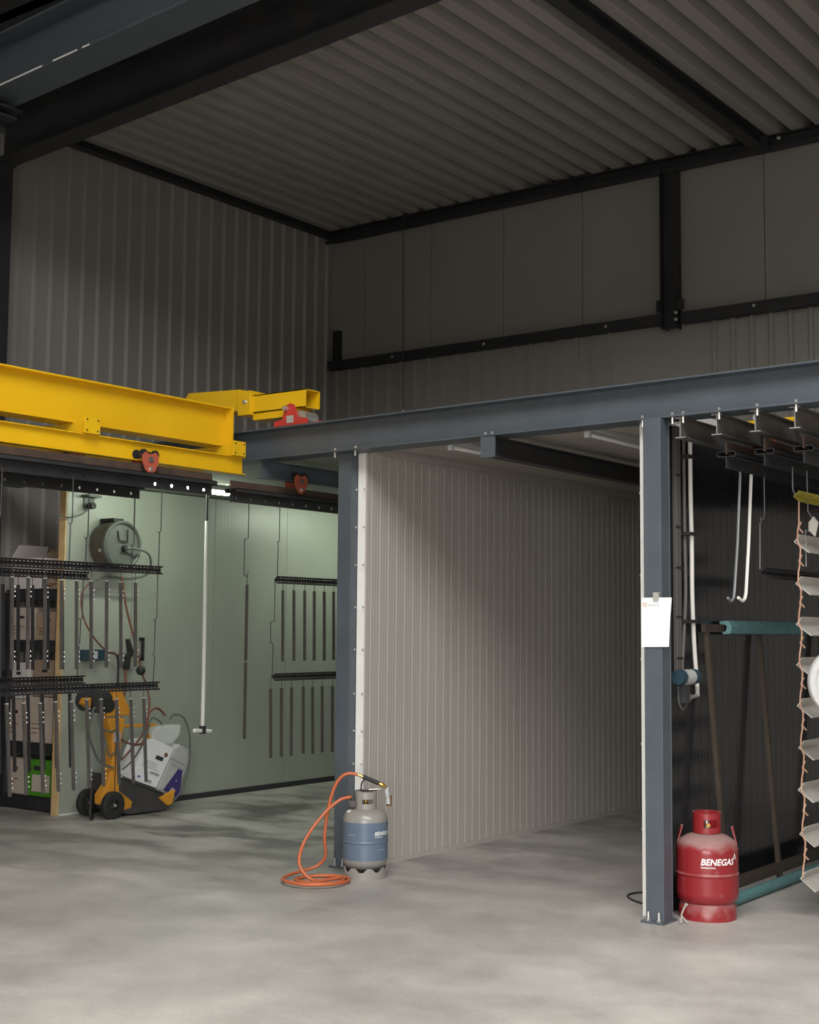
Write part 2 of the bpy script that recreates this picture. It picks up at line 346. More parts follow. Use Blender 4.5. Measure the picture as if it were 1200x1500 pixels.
# back wall: flat insulated panels above the rail, ribbed sheets below it
wb = struct('wall_back', MB().box(HX0-0.15, HX1, HY1+0.012, HY1+0.15, 0, HZ+0.3), 'dark_steel')
xs = [HX0, -10.23, -9.23, -8.22, -7.20, -6.17, -5.13, -4.10, -3.05]
while xs[-1] < HX1: xs.append(xs[-1]+1.03)
for a, b in zip(xs[:-1], xs[1:]):
    MB().box(a+0.004, min(b, HX1)-0.004, HY1-0.02, HY1+0.012, 4.86, HZ+0.05).build('panel', 'panel', wb)
x = HX0; k = 0
while x < HX1:
    n = 5; w = 1.0
    blank = -6.80 <= x+0.5 <= -5.80
    pr = [(0.0003, 0)]+([] if blank else ribbed(w, 0.2, 0.036, 0.03, 0.012)[1:-1])+[(w-0.0003, 0)]
    vs = [(x+a, HY1-0.01-b, z) for z in (0.0, 4.86) for a, b in pr]; n = len(pr)
    MB().add(vs, [(i, i+1, n+i+1, n+i) for i in range(n-1)]).build('sheet', 'cladding', wb)
    x += w
# unseen sides of the hall: right wall, front wall with its open door, both plain sheet
struct('wall_right', MB().box(HX1, HX1+0.15, HY0, HY1, 0, HZF+0.3), 'cladding')
fw = MB(); x0, x1, z0, z1 = DOOR
fw.box(HX0, x0, HY0-0.15, HY0, 0, HZF+0.3); fw.box(x1, HX1, HY0-0.15, HY0, 0, HZF+0.3); fw.box(x0, x1, HY0-0.15, HY0, z1, HZF+0.3)
struct('wall_front', fw, 'cladding')
# roof deck: trapezoidal sheets running front to back, with the roof light opening over the front of the hall
PIT = 0.245
ce = struct('ceiling', MB().box(HX0-0.15, HX1+0.15, YF, HY1+0.15, HZ+0.16, HZ+0.24), 'dark_steel')
cf = struct('ceiling_front', MB().box(HX0-0.15, HX1+0.15, SKY[3], YF+0.1, HZF+0.14, HZF+0.22).box(HX0-0.15, HX1+0.15, HY0-0.15, SKY[2], HZF+0.14, HZF+0.22)
            .box(HX0-0.15, SKY[0], SKY[2], SKY[3], HZF+0.14, HZF+0.22).box(SKY[1], HX1+0.15, SKY[2], SKY[3], HZF+0.14, HZF+0.22), 'deck')
struct('wall_fascia', MB().box(HX0, HX1, YF, YF+0.06, HZ-0.0, HZF+0.14), 'dark_steel')
def deck(nr):
    pr = [(0, 0.12)]
    for i in range(nr):
        a = i*PIT; pr += [(a+0.036, 0.12), (a+0.062, 0.006), (a+0.068, 0.0), (a+0.177, 0.0), (a+0.183, 0.006), (a+0.209, 0.12)]
    pr.append((nr*PIT, 0.12)); return pr
x = -7.78-4*3*PIT; dp = {}
while x < HX1:
    segs = [(YF+0.06, HY1)]
    for (ya, yb) in segs:
        key = (ya, yb); dz = 0.03 if abs(x+7.78) < 0.3 else 0.0
        if key not in dp:
            pr = deck(3); n = len(pr); vs = [(x+a, yy, HZ+b) for yy in (ya, yb) for a, b in pr]
            o = MB().add(vs, [(i, i+1, n+i+1, n+i) for i in range(n-1)]).build('deck_sheet', 'deck', ce, at=(x, ya, HZ)); o.location = Vector((x, ya, HZ))-wloc(ce); dp[key] = o
        else: share(dp[key], ce, (x, ya, HZ+dz))
    x += 3*PIT
# steel against the walls
struct('trim_1', MB().prism([(-0.03, -0.05), (0.03, -0.05), (0.03, 0.05), (-0.03, 0.05)], (HX0+0.06, YF, HZ-0.03), (HX0+0.06, HY1-0.1, HZ-0.03)).box(HX0+0.036, HX0+0.15, 7.0, HY1-0.12, HZ-0.085, HZ-0.075), 'dark_steel')
def wall_member(name, label, cat, mb, m='dark_steel', parts=()):
    o = mb.build(name, m); tag(o, label, cat); return o
b = thing('eaves_beam', (-2, HY1-0.12, HZ-0.12), 'long black steel beam under the roof deck along the top of back wall', 'beam')
MB().ibeam((HX0+0.1, HY1-0.12, HZ-0.06), (HX1, HY1-0.12, HZ-0.06), 0.12, 0.16, 0.012, 0.01).build('beam_section', 'dark_steel', b)
MB().bar((HX0+0.05, HY1-0.19, HZ-0.135), (HX1, HY1-0.19, HZ-0.135), 0.012, 0.05).build('angle_leg', 'dark_steel', b)
for xx in (-5.02, -4.9): bolt(MB(), (xx, HY1-0.205, HZ-0.05), (0, -1, 0), 0.014, 0.02).build('bolt', 'zinc', b)
r = thing('wall_rail', (-2, HY1-0.12, 4.80), 'black horizontal steel rail across back wall between flat panels and ribbed sheets', 'rail')
MB().box(HX0+0.06, -6.2, HY1-0.15, HY1-0.02, 4.83, 4.93).build('angle_section', 'dark_steel', r)
MB().box(-5.99, HX1, HY1-0.15, HY1-0.02, 4.81, 4.92).build('angle_section', 'dark_steel', r)
MB().box(HX0+0.10, HX0+0.19, HY1-0.10, HY1-0.022, 4.90, 5.32).build('end_bracket', 'dark_steel', r)
for xx in (-9.7, -8.4, -6.85, -5.2): bolt(MB(), (xx, HY1-0.15, 4.88), (0, -1, 0), 0.012, 0.012).build('bolt', 'zinc', r)
p = thing('gable_post', (-6.13, HY1-0.17, 4.78), 'short black steel post on back wall between rail and roof beam', 'post')
MB().ibeam((-6.10, HY1-0.14, 4.76), (-6.10, HY1-0.14, HZ-0.1), 0.16, 0.17, 0.012, 0.012, up=(1, 0, 0)).build('post_section', 'dark_steel', p)
MB().box(-6.235, -6.205, HY1-0.2, HY1-0.16, 4.94, 5.06).build('cleat', 'dark_steel', p)
MB().box(-5.99, -5.94, HY1-0.2, HY1-0.16, 4.94, 5.04).build('cleat', 'dark_steel', p)
for zz in (4.83, 4.90):
    bolt(MB(), (-6.0, HY1-0.23, zz), (0, -1, 0), 0.013, 0.02).build('bolt', 'zinc', p)
q = thing('roof_purlin', (-5.1, 9.0, HZ-0.12), 'black roof purlin crossing the deck towards post on back wall', 'beam')
MB().ibeam((-5.10, YF+0.1, HZ-0.062), (-5.10, HY1-0.22, HZ-0.062), 0.12, 0.13, 0.012, 0.01).build('purlin_section', 'dark_steel', q)
MB().box(-5.2, -5.0, HY1-0.24, HY1-0.21, HZ-0.16, HZ-0.01).build('end_plate', 'dark_steel', q)

# rafters and the column they stand on (far left)
def tapered(mb, x0, x1, y0, y1, zb0, zb1, zt, tw=0.014, tf=0.02):
    yc = (y0+y1)/2
    for a, b_ in ((zb0, zb1),):
        mb.slab([(x0, y0, a), (x1, y0, b_), (x1, y1, b_), (x0, y1, a)], (0, 0, tf))
    mb.box(x0, x1, y0, y1, zt-tf, zt)
    mb.slab([(x0, yc-tw/2, zb0+tf/2), (x1, yc-tw/2, zb1+tf/2), (x1, yc-tw/2, zt-tf/2), (x0, yc-tw/2, zt-tf/2)], (0, tw, 0))
    return mb
ra = thing('rafter', (-7, 7.61, 5.95), 'black tapered rafter under the roof deck, behind the lighter grey beam', 'beam')
tapered(MB(), -10.44, -1.5, 7.50, 7.72, 5.955, 6.40, HZ-0.005).build('rafter_section', 'dark_steel', ra)
gb_ = thing('grey_girder', (-6, 6.56, 5.9), 'large blue-grey girder across the top left corner with highlight painted on lower edge', 'beam')
MB().ibeam((-10.3, 6.56, 5.845+0.225), (-0.5, 6.56, 6.37+0.225), 0.45, 0.32, 0.018, 0.012).build('girder_section', 'anthracite', gb_)
for (xa, xb) in ((-8.22, -7.94), (-8.9, -8.35), (-7.88, -7.80)):  # pale strips paint in the light caught by the lower flange edge
    sl = (6.37-5.845)/(9.8); mbw = MB().bar((xa, 6.3985, 5.854+sl*(xa+10.3)), (xb, 6.3985, 5.854+sl*(xb+10.3)), 0.003, 0.012)
    tag(mbw.build('edge_highlight', 'white', gb_), 'painted highlight on a stretch of the lower flange edge')
cb = thing('corbel', (-9.1, 5.6, 5.75), 'dark steel bracket beam under left end of the grey girder', 'bracket')
MB().box(-9.4, -9.0, 4.6, 6.72, 5.835, 5.853).box(-9.21, -9.19, 4.6, 6.70, 5.70, 5.84).box(-9.3, -9.04, 4.6, 6.70, 5.775, 5.795).build('bracket_section', 'dark_steel', cb)
clm = thing('hall_column', (-10.5, 7.6, 0), 'tall black steel column at far left edge carrying the rafter', 'column')
MB().ibeam((-10.6, 7.61, 0.02), (-10.6, 7.61, 5.95), 0.30, 0.22, 0.02, 0.012, up=(1, 0, 0)).build('column_section', 'dark_steel', clm)
MB().box(-10.76, -10.40, 7.46, 7.76, 0, 0.02).build('base_plate', 'dark_steel', clm)
MB().box(-10.76, -10.42, 7.49, 7.73, 5.95, 5.97).build('cap_plate', 'dark_steel', clm)

# ------------------------------------------------------------------ bays: partitions and ceilings
BZ = 2.97
wsp = struct('wall_booth', MB().box(-9.83, -9.765, 7.92, HY1-0.02, 0.0, BZ-0.01), 'white')
ys = [7.90, 8.69, 9.77, 10.85, 11.93, HY1-0.02]
for a, b in zip(ys[:-1], ys[1:]):
    MB().box(-9.766, -9.75, a+0.003, b-0.003, 0.02, BZ-0.012).build('panel', 'booth', wsp)
struct('trim_2', MB().box(-9.832, -9.748, 7.885, 7.90, 0.0, BZ-0.01), 'wood')
struct('baseboard_booth', MB().box(-9.748, -9.72, 8.2, HY1-0.05, 0.0, 0.05), 'dark_steel')
wpa = struct('wall_partition', MB().box(-6.125, -6.06, 7.57, HY1-0.02, 0.0, BZ-0.01), 'white')
def ridged(L, pitch, h=0.0025, w=0.006):
    pr = [(0.0015, 0)]; a = pitch/2
    while a < L-0.01: pr += [(a-w, 0), (a-w*0.35, h), (a+w*0.35, h), (a+w, 0)]; a += pitch
    return pr+[(L-0.0015, 0)]
y = 7.575; pp = None
while y < HY1-0.3:
    L_ = min(1.0, HY1-0.02-y)
    pr = ridged(L_, 0.1); n = len(pr); vs = [(-6.04+b, y+a, z) for z in (0.004, BZ-0.012) for a, b in pr]
    MB().add(vs, [(i, i+1, n+i+1, n+i) for i in range(n-1)]).add([(-6.06, y, 0.004), (-6.06, y, BZ-0.012), (-6.04, y, 0.004), (-6.04, y, BZ-0.012)], [(0, 1, 3, 2)]).build('panel', 'bay', wpa)
    y += 1.0
# far side of the same partition, seen only from inside the left bay
tr = struct('trim_3', MB().prism([(-6.124, 7.54), (-6.034, 7.54), (-6.034, 7.60), (-6.038, 7.60), (-6.038, 7.565), (-6.124, 7.565)], (0, 0, 0), (0, 0, BZ-0.06), up=(0, 1, 0)), 'white')
for zz in (2.66, 2.39, 2.12, 1.82, 1.52, 1.21, 0.95, 0.72, 0.43):
    for xx in (-6.117, -6.042):
        bolt(MB(), (xx, 7.54, zz), (0, -1, 0), 0.006, 0.008).build('screw', 'zinc', tr)
struct('baseboard_partition', MB().box(-6.036, -6.022, 7.68, HY1-0.05, 0.0, 0.03), 'bay')
wbk = struct('wall_black', MB().box(-3.775, -3.705, 7.40, HY1-0.02, 0.0, BZ-0.01), 'white')
y = 7.40
while y < HY1-0.3:
    L_ = min(1.1, HY1-0.02-y)
    pr = ridged(L_, 0.11, 0.0008, 0.004); n = len(pr); vs = [(-3.69+b, y+a, z) for z in (0.004, BZ-0.04) for a, b in pr]
    MB().add(vs, [(i, i+1, n+i+1, n+i) for i in range(n-1)]).add([(-3.705, y, 0.004), (-3.705, y, BZ-0.04), (-3.69, y, 0.004), (-3.69, y, BZ-0.04)], [(0, 1, 3, 2)]).build('panel', 'black', wbk)
    y += 1.1
t4 = struct('trim_4', MB().box(-3.785, -3.70, 7.385, 7.40, 0.0, BZ-0.02), 'white')
for zz in (2.5, 2.0, 1.5, 1.0, 0.5): bolt(MB(), (-3.785, 7.392, zz), (-1, 0, 0), 0.006, 0.008).build('screw', 'zinc', t4)
cl = struct('ceiling_booth', MB().box(-9.83, -6.1, 7.70, HY1-0.02, BZ+0.02, BZ+0.1), 'white')
x = -9.83
while x < -6.2:
    MB().box(x+0.004, min(x+1.2, -6.1)-0.004, 7.70, HY1-0.02, BZ, BZ+0.02).build('panel', 'boothceil', cl); x += 1.2
cm = struct('ceiling_middle', MB().box(-6.1, -3.74, 7.60, HY1-0.02, BZ+0.02, BZ+0.1), 'white')
for a, b in ((-6.1, -5.76), (-5.76, -4.76), (-4.76, -3.74)):
    MB().box(a+0.006, b-0.006, 7.60, HY1-0.02, BZ, BZ+0.02).build('panel', 'bayceil', cm)
struct('trim_5', MB().box(-6.035, -5.99, 7.6, HY1-0.05, BZ-0.05, BZ-0.002), 'bay')

# ------------------------------------------------------------------ front beam and columns
def beamY(x): return 7.27-0.047*(x+3.7)
BB, BT = 2.925, 3.155
fb = thing('front_beam', (-5, beamY(-5)+0.1, BB), 'long blue-grey steel beam across the front of all the bays', 'beam')
MB().ibeam((-10.3, beamY(-10.3)+0.1, (BB+BT)/2), (2.5, beamY(2.5)+0.1, (BB+BT)/2), BT-BB, 0.20, 0.011, 0.008).build('beam_section', 'anthracite', fb, bevel=0.002)
for xx in (-6.215, -6.02, -3.72, -3.52, -4.885, -4.83, -3.45, -3.22, -2.985, -2.755):
    yy = beamY(xx)+0.025
    bolt(MB(), (xx, yy, BB+0.011), (0, 0, 1), 0.009, 0.018).build('bolt', 'zinc', fb)
    MB().cyl((xx, yy, BB), (xx, yy, BB-0.04), 0.008, 8).build('bolt', 'zinc', fb)
def column(x0, x1, y0, depth, label, trimbolt):
    c = thing('bay_column', ((x0+x1)/2, y0+depth/2, 0), label, 'column')
    xm, ym = (x0+x1)/2, y0+depth/2
    MB().ibeam((xm, ym, 0.012), (xm, ym, BB-0.002), depth, x1-x0, 0.009, 0.007, up=(0, 1, 0)).build('column_section', 'anthracite', c, bevel=0.002)
    MB().box(x1-0.008, x1-0.002, y0+0.004, y0+depth-0.004, 0.012, BB-0.004).build('web_cover', 'anthracite', c)
    MB().box(x0-0.02, x1+0.012, y0-0.03, y0+depth+0.03, 0.0, 0.012).build('base_plate', 'anthracite', c)
    for xx in (x0+0.022, x1-0.025):
        mbb = MB(); mbb.cyl((xx, y0-0.014, 0.012), (xx, y0-0.014, 0.065), 0.007, 8); mbb.lathe([(0.0001, 0), (0.014, 0), (0.014, 0.012), (0.0001, 0.012)], (xx, y0-0.014, 0.012), 6)
        mbb.build('anchor_bolt', 'zinc', c)
    return c
column(-6.245, -6.128, 7.49, 0.10, 'dark blue-grey steel column behind the grey gas cylinder', 0)
rcol = column(-3.688, -3.574, 7.235, 0.12, 'blue-grey steel column beside the red gas cylinder, with paper taped on', 0)

# ------------------------------------------------------------------ bay ceiling rails, lamps
def rail(x, y0, y1, z0, z1, w, label, name='hanging_rail', m='anthracite', group=None):
    o = MB().ibeam((x, y0, (z0+z1)/2), (x, y1, (z0+z1)/2), z1-z0, w, 0.006, 0.005).build(name, m)
    tag(o, label, 'rail', group); return o
rail(-6.98, 7.46, HY1-0.1, 2.79, 2.922, 0.07, 'blue-grey overhead rail in left bay with red trolley running on it')
rm = thing('hanging_rail', (-4.84, 9, 2.79), 'dark overhead rail under the ceiling of the middle bay', 'rail')
MB().ibeam((-4.855, beamY(-4.85)+0.02, 2.857), (-4.855, HY1-0.1, 2.857), 0.13, 0.09, 0.008, 0.006).build('rail_section', 'dark_steel', rm)
MB().box(-4.91, -4.80, beamY(-4.85)+0.008, beamY(-4.85)+0.02, 2.785, 2.924).build('end_plate', 'anthracite', rm)
for i, x in enumerate((-3.475, -3.245, -3.012, -2.78, -2.55)):
    o = MB().ibeam((x, 7.30, 2.861), (x, HY1-0.1, 2.861), 0.122, 0.064, 0.006, 0.005).build('hanging_rail', 'railgrey')
    tag(o, ['overhead rail nearest the black wall, its bare end under front beam', 'second overhead rail from the black wall, above a cross-shaped carrier end', 'third overhead rail from the black wall in the right bay', 'fourth overhead rail from the black wall in the right bay', 'overhead rail at the right edge of the frame in the right bay'][i], 'rail', 'overhead rails of the right bay')
    tag(MB().ibeam((x, 7.292, 2.861), (x, 7.30, 2.861), 0.122, 0.064, 0.006, 0.005).build('cut_end', 'zinc', o), 'bare sawn end of the rail')
def batten(x, y0, y1, z, label, lit=False):
    t = thing('fluorescent_batten', (x, (y0+y1)/2, z-0.06), label, 'lamp')
    hw = 0.045 if lit else 0.03
    MB().box(x-hw, x+hw, y0, y1, z-(0.045 if lit else 0.03), z).build('housing', 'battenw', t, bevel=0.004)
    for ya in (y0, y1-0.03): MB().box(x-0.018, x+0.018, ya, ya+0.03, z-0.075, z-0.03).build('lamp_holder', 'battenw', t)
    if lit:
        hp = [(0.034*math.cos(math.pi+math.pi*k/10), -0.002+0.034*math.sin(math.pi+math.pi*k/10)) for k in range(11)]
        MB().prism(hp, (x, y0+0.03, z-0.045), (x, y1-0.03, z-0.045)).build('diffuser', 'tube_on', t, smooth=40)
    else: MB().cyl((x, y0+0.03, z-0.055), (x, y1-0.03, z-0.055), 0.014, 10).build('tube', 'whitegloss', t, smooth=40)
    return t
batten(-5.33, 7.58, 8.85, BZ, 'switched-off fluorescent batten by the partition, left of the dark rail')
batten(-4.25, 7.56, 8.85, BZ, 'switched-off fluorescent batten right of the dark rail in the middle bay')
batten(-8.90, 7.98, 9.10, BZ, 'lit fluorescent batten under the ceiling of left bay', True)
batten(-8.90, 10.7, 12.0, BZ, 'lit fluorescent batten deep in left bay, hidden behind hanging carrier', True)
# yellow tube lying across the rails of the right bay
yt = thing('yellow_tube_frame', (-3.1, 7.9, 2.925), 'yellow steel tube frame lying on the overhead rails of right bay', 'frame')
MB().bar((-3.40, 7.86, 2.94), (-2.2, 7.80, 2.94), 0.028, 0.028).build('cross_tube', 'yellow', yt, bevel=0.004)
MB().bar((-3.02, 7.86, 2.94), (-3.02, 8.6, 2.94), 0.028, 0.028).build('side_tube', 'yellow', yt)
b5 = batten(-3.33, 8.1, 9.3, 3.03, 'switched-off batten above the first two rails of the right bay')

# ------------------------------------------------------------------ yellow transfer crane
cr = thing('transfer_crane', (-7.15, 5.2, 2.80), 'yellow transfer crane girder with lower rails, resting on front beam', 'crane')
MB().ibeam((-7.17, 2.0, 3.155), (-7.17, 7.25, 3.155), 0.30, 0.17, 0.012, 0.009).build('main_girder', 'yellow', cr, bevel=0.002)
MB().box(-7.255, -7.08, 7.25, 7.265, 3.0, 3.308).build('end_plate', 'yellow', cr)
for xx, lab in ((-7.02, 'lower_rail'), (-7.42, 'lower_rail')):
    MB().ibeam((xx, 2.0, 2.862), (xx, 7.30, 2.862), 0.13, 0.075, 0.007, 0.006).build(lab, 'yellow', cr, bevel=0.001)
for yy in (3.8, 5.82, 7.20):
    cbm = MB().box(-7.6, -6.96, yy-0.05, yy+0.05, 2.930, 3.004).build('cross_beam', 'yellow', cr, bevel=0.002)
    cap = MB().box(-6.962, -6.95, yy-0.065, yy+0.065, 2.925, 3.035).build('cap_plate', 'yellow', cbm, bevel=0.002)
    for dy in (-0.045, 0.045):
        for dz in (2.945, 3.015): MB().lathe([(0.0001, 0), (0.007, 0), (0.007, 0.003), (0.0001, 0.003)], (-6.95, yy+dy, dz), 6, (1, 0, 0)).build('plate_bolt', 'rust', cbm)
# end carriage along the front beam
yb = 7.42
hub = MB().slab([(-7.88, yb, 3.315), (-7.73, yb, 3.50), (-7.17, yb, 3.475), (-7.17, yb, 3.31)], (0, 0.20, 0))
hub.build('carriage_block', 'yellow', cr, bevel=0.003)
MB().box(-7.18, -7.05, yb-0.015, yb+0.215, 3.27, 3.455).build('joint_sleeve', 'yellow', cr, bevel=0.004)
mb = MB(); a0, a1 = -7.07, -6.525; t_ = 0.007
mb.box(a0, a1, yb+0.02, yb+0.02+t_, 3.285, 3.42).box(a0, a1, yb+0.18-t_, yb+0.18, 3.285, 3.42).box(a0, a1, yb+0.02, yb+0.18, 3.42-t_, 3.42).box(a0, a1, yb+0.02, yb+0.18, 3.285, 3.285+t_)
mb.build('carriage_arm', 'yellow', cr)
MB().box(-7.06, -6.62, yb+0.03, yb+0.17, 3.232, 3.287).build('stiffener', 'yellow', cr)
bolt(MB(), (-7.10, yb-0.015, 3.37), (0, -1, 0), 0.012, 0.02).build('bolt', 'zinc', cr)
# red wheel bracket
for yo, nm in ((yb+0.012, 'wheel_bracket'), (yb+0.176, 'wheel_bracket')):
    w = MB().slab([(-6.83, yo, 3.160), (-6.50, yo, 3.160), (-6.50, yo, 3.20), (-6.59, yo, 3.215), (-6.63, yo, 3.31), (-6.67, yo, 3.325), (-6.71, yo, 3.31), (-6.75, yo, 3.21), (-6.83, yo, 3.195)], (0, 0.012, 0)).build(nm, 'red', cr, bevel=0.002)
    MB().cyl((-6.70, yo-0.035, 3.285), (-6.70, yo+0.02, 3.285), 0.018, 12).build('axle_pin', 'zinc', w, smooth=40)
    if yo < 7.45: MB().box(-6.70, -6.635, yo-0.004, yo, 3.178, 3.232).build('type_plate', 'tape', w)
MB().cyl((-6.58, yb+0.03, 3.212), (-6.58, yb+0.17, 3.212), 0.054, 20).build('wheel', 'zinc', cr, smooth=40)

# ------------------------------------------------------------------ load carriers: perforated hanging bars on red trolleys
def carrier(x, y0, y1, label, trolleys, zf=2.70, hole0=0.08, step=0.155, wz=2.839, mname='rust', group='load carriers hanging from the overhead rails'):
    c = thing('load_carrier', (x, (y0+y1)/2, zf-0.08), label, 'carrier', group)
    MB().box(x-0.004, x+0.004, y0, y1, zf, zf+0.075).build('top_plate', mname, c)
    ch = MB().box(x-0.058, x+0.058, y0, y1, zf+0.012, zf+0.016).box(x-0.058, x+0.058, y0, y1, zf-0.016, zf-0.012).box(x-0.058, x-0.054, y0, y1, zf-0.016, zf+0.016).box(x+0.054, x+0.058, y0, y1, zf-0.016, zf+0.016)
    ch.build('channel', 'dark_steel', c)
    # lower plate really pierced by square-cut round holes
    mb = MB(); ze, zb_ = zf-0.016, zf-0.085; hz = zf-0.05; hr = 0.012; y = y0; k = 0
    hs = []
    yy = y1-hole0
    while yy > y0+0.05: hs.append(yy); yy -= step
    hs.sort()
    # ring of 8 around each hole inside a square cell, plain plate between the cells
    def cell(yc):
        out = [(yc+dy, hz+dz) for dy, dz in ((0.03, 0), (0.03, 0.033), (0, 0.033), (-0.03, 0.033), (-0.03, 0), (-0.03, -0.033), (0, -0.033), (0.03, -0.033))]
        inn = [(yc+hr*math.cos(t*math.pi/4), hz+hr*math.sin(t*math.pi/4)) for t in range(8)]
        for i in range(8):
            j = (i+1) % 8
            for xx in (x-0.003, x+0.003):
                mb.add([(xx, *out[i]), (xx, *out[j]), (xx, *inn[j]), (xx, *inn[i])], [(0, 1, 2, 3)])
            mb.add([(x-0.003, *inn[i]), (x-0.003, *inn[j]), (x+0.003, *inn[j]), (x+0.003, *inn[i])], [(0, 1, 2, 3)])
    prev = y0
    for yc in hs:
        if yc-0.03 > prev: mb.box(x-0.003, x+0.003, prev, yc-0.03, hz-0.033, hz+0.033)
        cell(yc); prev = yc+0.03
    if prev < y1: mb.box(x-0.003, x+0.003, prev, y1, hz-0.033, hz+0.033)
    mb.build('pierced_plate', mname if mname != 'rust' else 'dark_steel', c)
    for yt_ in trolleys:
        for s in (-1, 1):
            xo = x+s*0.048
            pts = [(xo, yt_+dy, wz-0.058+dz) for dy, dz in ((-0.075, 0.05), (-0.045, 0.075), (-0.012, 0.06), (0.012, 0.06), (0.045, 0.075), (0.075, 0.05), (0.07, 0.0), (0.045, -0.05), (0.012, -0.075), (-0.012, -0.075), (-0.045, -0.05), (-0.07, 0.0))]
            t = MB().slab(pts, (s*0.008, 0, 0)).build('trolley_plate', 'trolley', c, bevel=0.001)
            MB().lathe([(0.0001, 0), (0.022, 0), (0.02, 0.008), (0.0001, 0.008)], (xo+s*0.008, yt_, wz-0.035), 14, (s, 0, 0)).build('hub_cap', 'conduit', t)
            bolt(MB(), (xo+s*0.008, yt_, wz-0.10), (s, 0, 0), 0.011, 0.014).build('bolt', 'zinc', t)
            for dy in (-0.052, 0.052): MB().lathe([(0.0001, 0), (0.034, 0), (0.034, 0.018), (0.0001, 0.018)], (xo-s*0.002, yt_+dy, wz), 16, (-s, 0, 0)).build('trolley_wheel', 'rubber', c)
    return c
car1 = carrier(-6.98, 4.2, 6.95, 'brown load carrier with red trolley under near rail of the yellow crane', (6.31,))
car2 = carrier(-7.42, 4.3, 6.66, 'brown load carrier behind the near one, under far rail of crane', (6.03,), zf=2.672)
car3 = carrier(-6.98, 7.14, 9.9, 'brown load carrier with red trolley inside left bay', (7.86,), zf=2.668, hole0=0.06, wz=2.832)
rc_lab = ['load carrier of the right bay nearest the black wall, cross-shaped end', 'middle load carrier of the right bay with cross-shaped end', 'load carrier with cross-shaped end closest to the right frame edge']
for i, x in enumerate((-3.245, -3.012, -2.78)):
    carrier(x, 7.42, 10.2, rc_lab[i], (8.0,) if i != 1 else (8.3,), zf=2.702, wz=2.842)

# ------------------------------------------------------------------ racks of perforated angle bars and hanging profiles
def vbar(name, x, y0, y1, z, m, label, group=None, leg=0.042, step=0.03, th=0.003, cat='rack bar'):
    """V-shaped angle open to +x, both legs pierced by a row of slots"""
    mb = MB()
    L_ = y1-y0
    for sgn in (1, -1):
        d = Vector((0.75, 0, 0.66*sgn)).normalized(); nrm = Vector((-0.66*sgn, 0, 0.75)).normalized()
        def P(a, yy, off): v = Vector((x, yy, z))+d*a+nrm*off; return v
        def plate(a0, a1, ya, yb):
            mb.add([P(a0, ya, 0), P(a1, ya, 0), P(a1, yb, 0), P(a0, yb, 0), P(a0, ya, th), P(a1, ya, th), P(a1, yb, th), P(a0, yb, th)],
                   [(0, 1, 2, 3), (4, 7, 6, 5), (0, 4, 5, 1), (1, 5, 6, 2), (2, 6, 7, 3), (3, 7, 4, 0)])
        plate(0, leg*0.38, y0, y1); plate(leg*0.66, leg, y0, y1)
        k = 0; yy = y0
        while yy < y1-1e-4:
            plate(leg*0.38, leg*0.66, yy, min(yy+step*0.45, y1)); yy += step
    o = mb.build(name, m); return tag(o, label, cat, group)
def wirehook(name, pts, r, m, label, group=None, cat='hook'):
    o = MB().tube(pts, r, 6).build(name, m, smooth=50); return tag(o, label, cat, group)
def jog(x, y, ztop, zj, zbot, dy=0.02):
    return [(x, y, ztop), (x, y, zj+0.02), (x, y-0.004, zj+0.006), (x, y-dy*0.7, zj-0.008), (x, y-dy*1.5, zj+0.004), (x, y-dy*0.7, zj-0.008), (x, y-dy*0.6, zj-0.03), (x, y-dy*0.8, zbot)]
X1, X2 = -6.98, -7.42
bars = [
 ('front', X1, 4.4, 6.47, 2.055, 'upper dark perforated bar of the front rack left of white pole'),
 ('front', X1, 4.4, 6.47, 1.27, 'lower dark perforated bar of the front rack above orange cart'),
 ('rear', X2, 4.6, 6.20, 2.015, 'upper dark perforated bar of the rear rack just below the front one'),
 ('rear', X2, 4.6, 6.19, 1.305, 'lower dark perforated bar of the rear rack in front of shelf cartons'),
 ('bay', X1, 7.63, 9.6, 2.03, 'upper dark perforated bar hung inside left bay beside the column'),
 ('bay', X1, 7.62, 9.6, 1.30, 'lower dark perforated bar hung inside left bay beside the column'),
]
for nm, x, a, b, z, lab in bars:
    vbar('perforated_bar', x, a, b, z, 'rack', lab, 'perforated bars of hanging racks')
# hooks that carry the bars
HG = 'wire hooks of the hanging racks'
wirehook('wire_hook', jog(X1, 6.47, 2.65, 2.32, 2.05), 0.004, 'wire', 'wire hook from carrier down to right end of the upper front bar', HG)
wirehook('wire_hook', jog(X1, 5.70, 2.65, 2.33, 2.06), 0.004, 'wire', 'wire hook passing in front of raw panel edge down to upper front bar', HG)
wirehook('wire_hook', jog(X1, 5.15, 2.65, 2.33, 2.06), 0.004, 'wire', 'wire hook at left frame edge above the upper front bar', HG)
wirehook('wire_hook', jog(X1, 6.45, 2.05, 1.72, 1.50)+[(X1, 6.445, 1.50), (X1, 6.42, 1.49), (X1, 6.44, 1.47), (X1, 6.43, 1.27)], 0.004, 'wire', 'double-kinked wire hook between right ends of the two front bars', HG)
wirehook('wire_hook', jog(X2, 6.20, 2.62, 2.28, 2.03), 0.004, 'wire', 'wire hook just left of the drum down to upper rear bar', HG)
wirehook('wire_hook', jog(X2, 6.62, 2.62, 2.25, 2.05), 0.004, 'wire', 'wire hook hanging in front of the drum face', HG)
wirehook('wire_hook', jog(X2, 6.17, 2.0, 1.72, 1.56)+[(X2, 6.155, 1.55), (X2, 6.13, 1.545), (X2, 6.15, 1.53), (X2, 6.14, 1.31)], 0.004, 'wire', 'double-kinked wire hook between right ends of the two rear bars', HG)
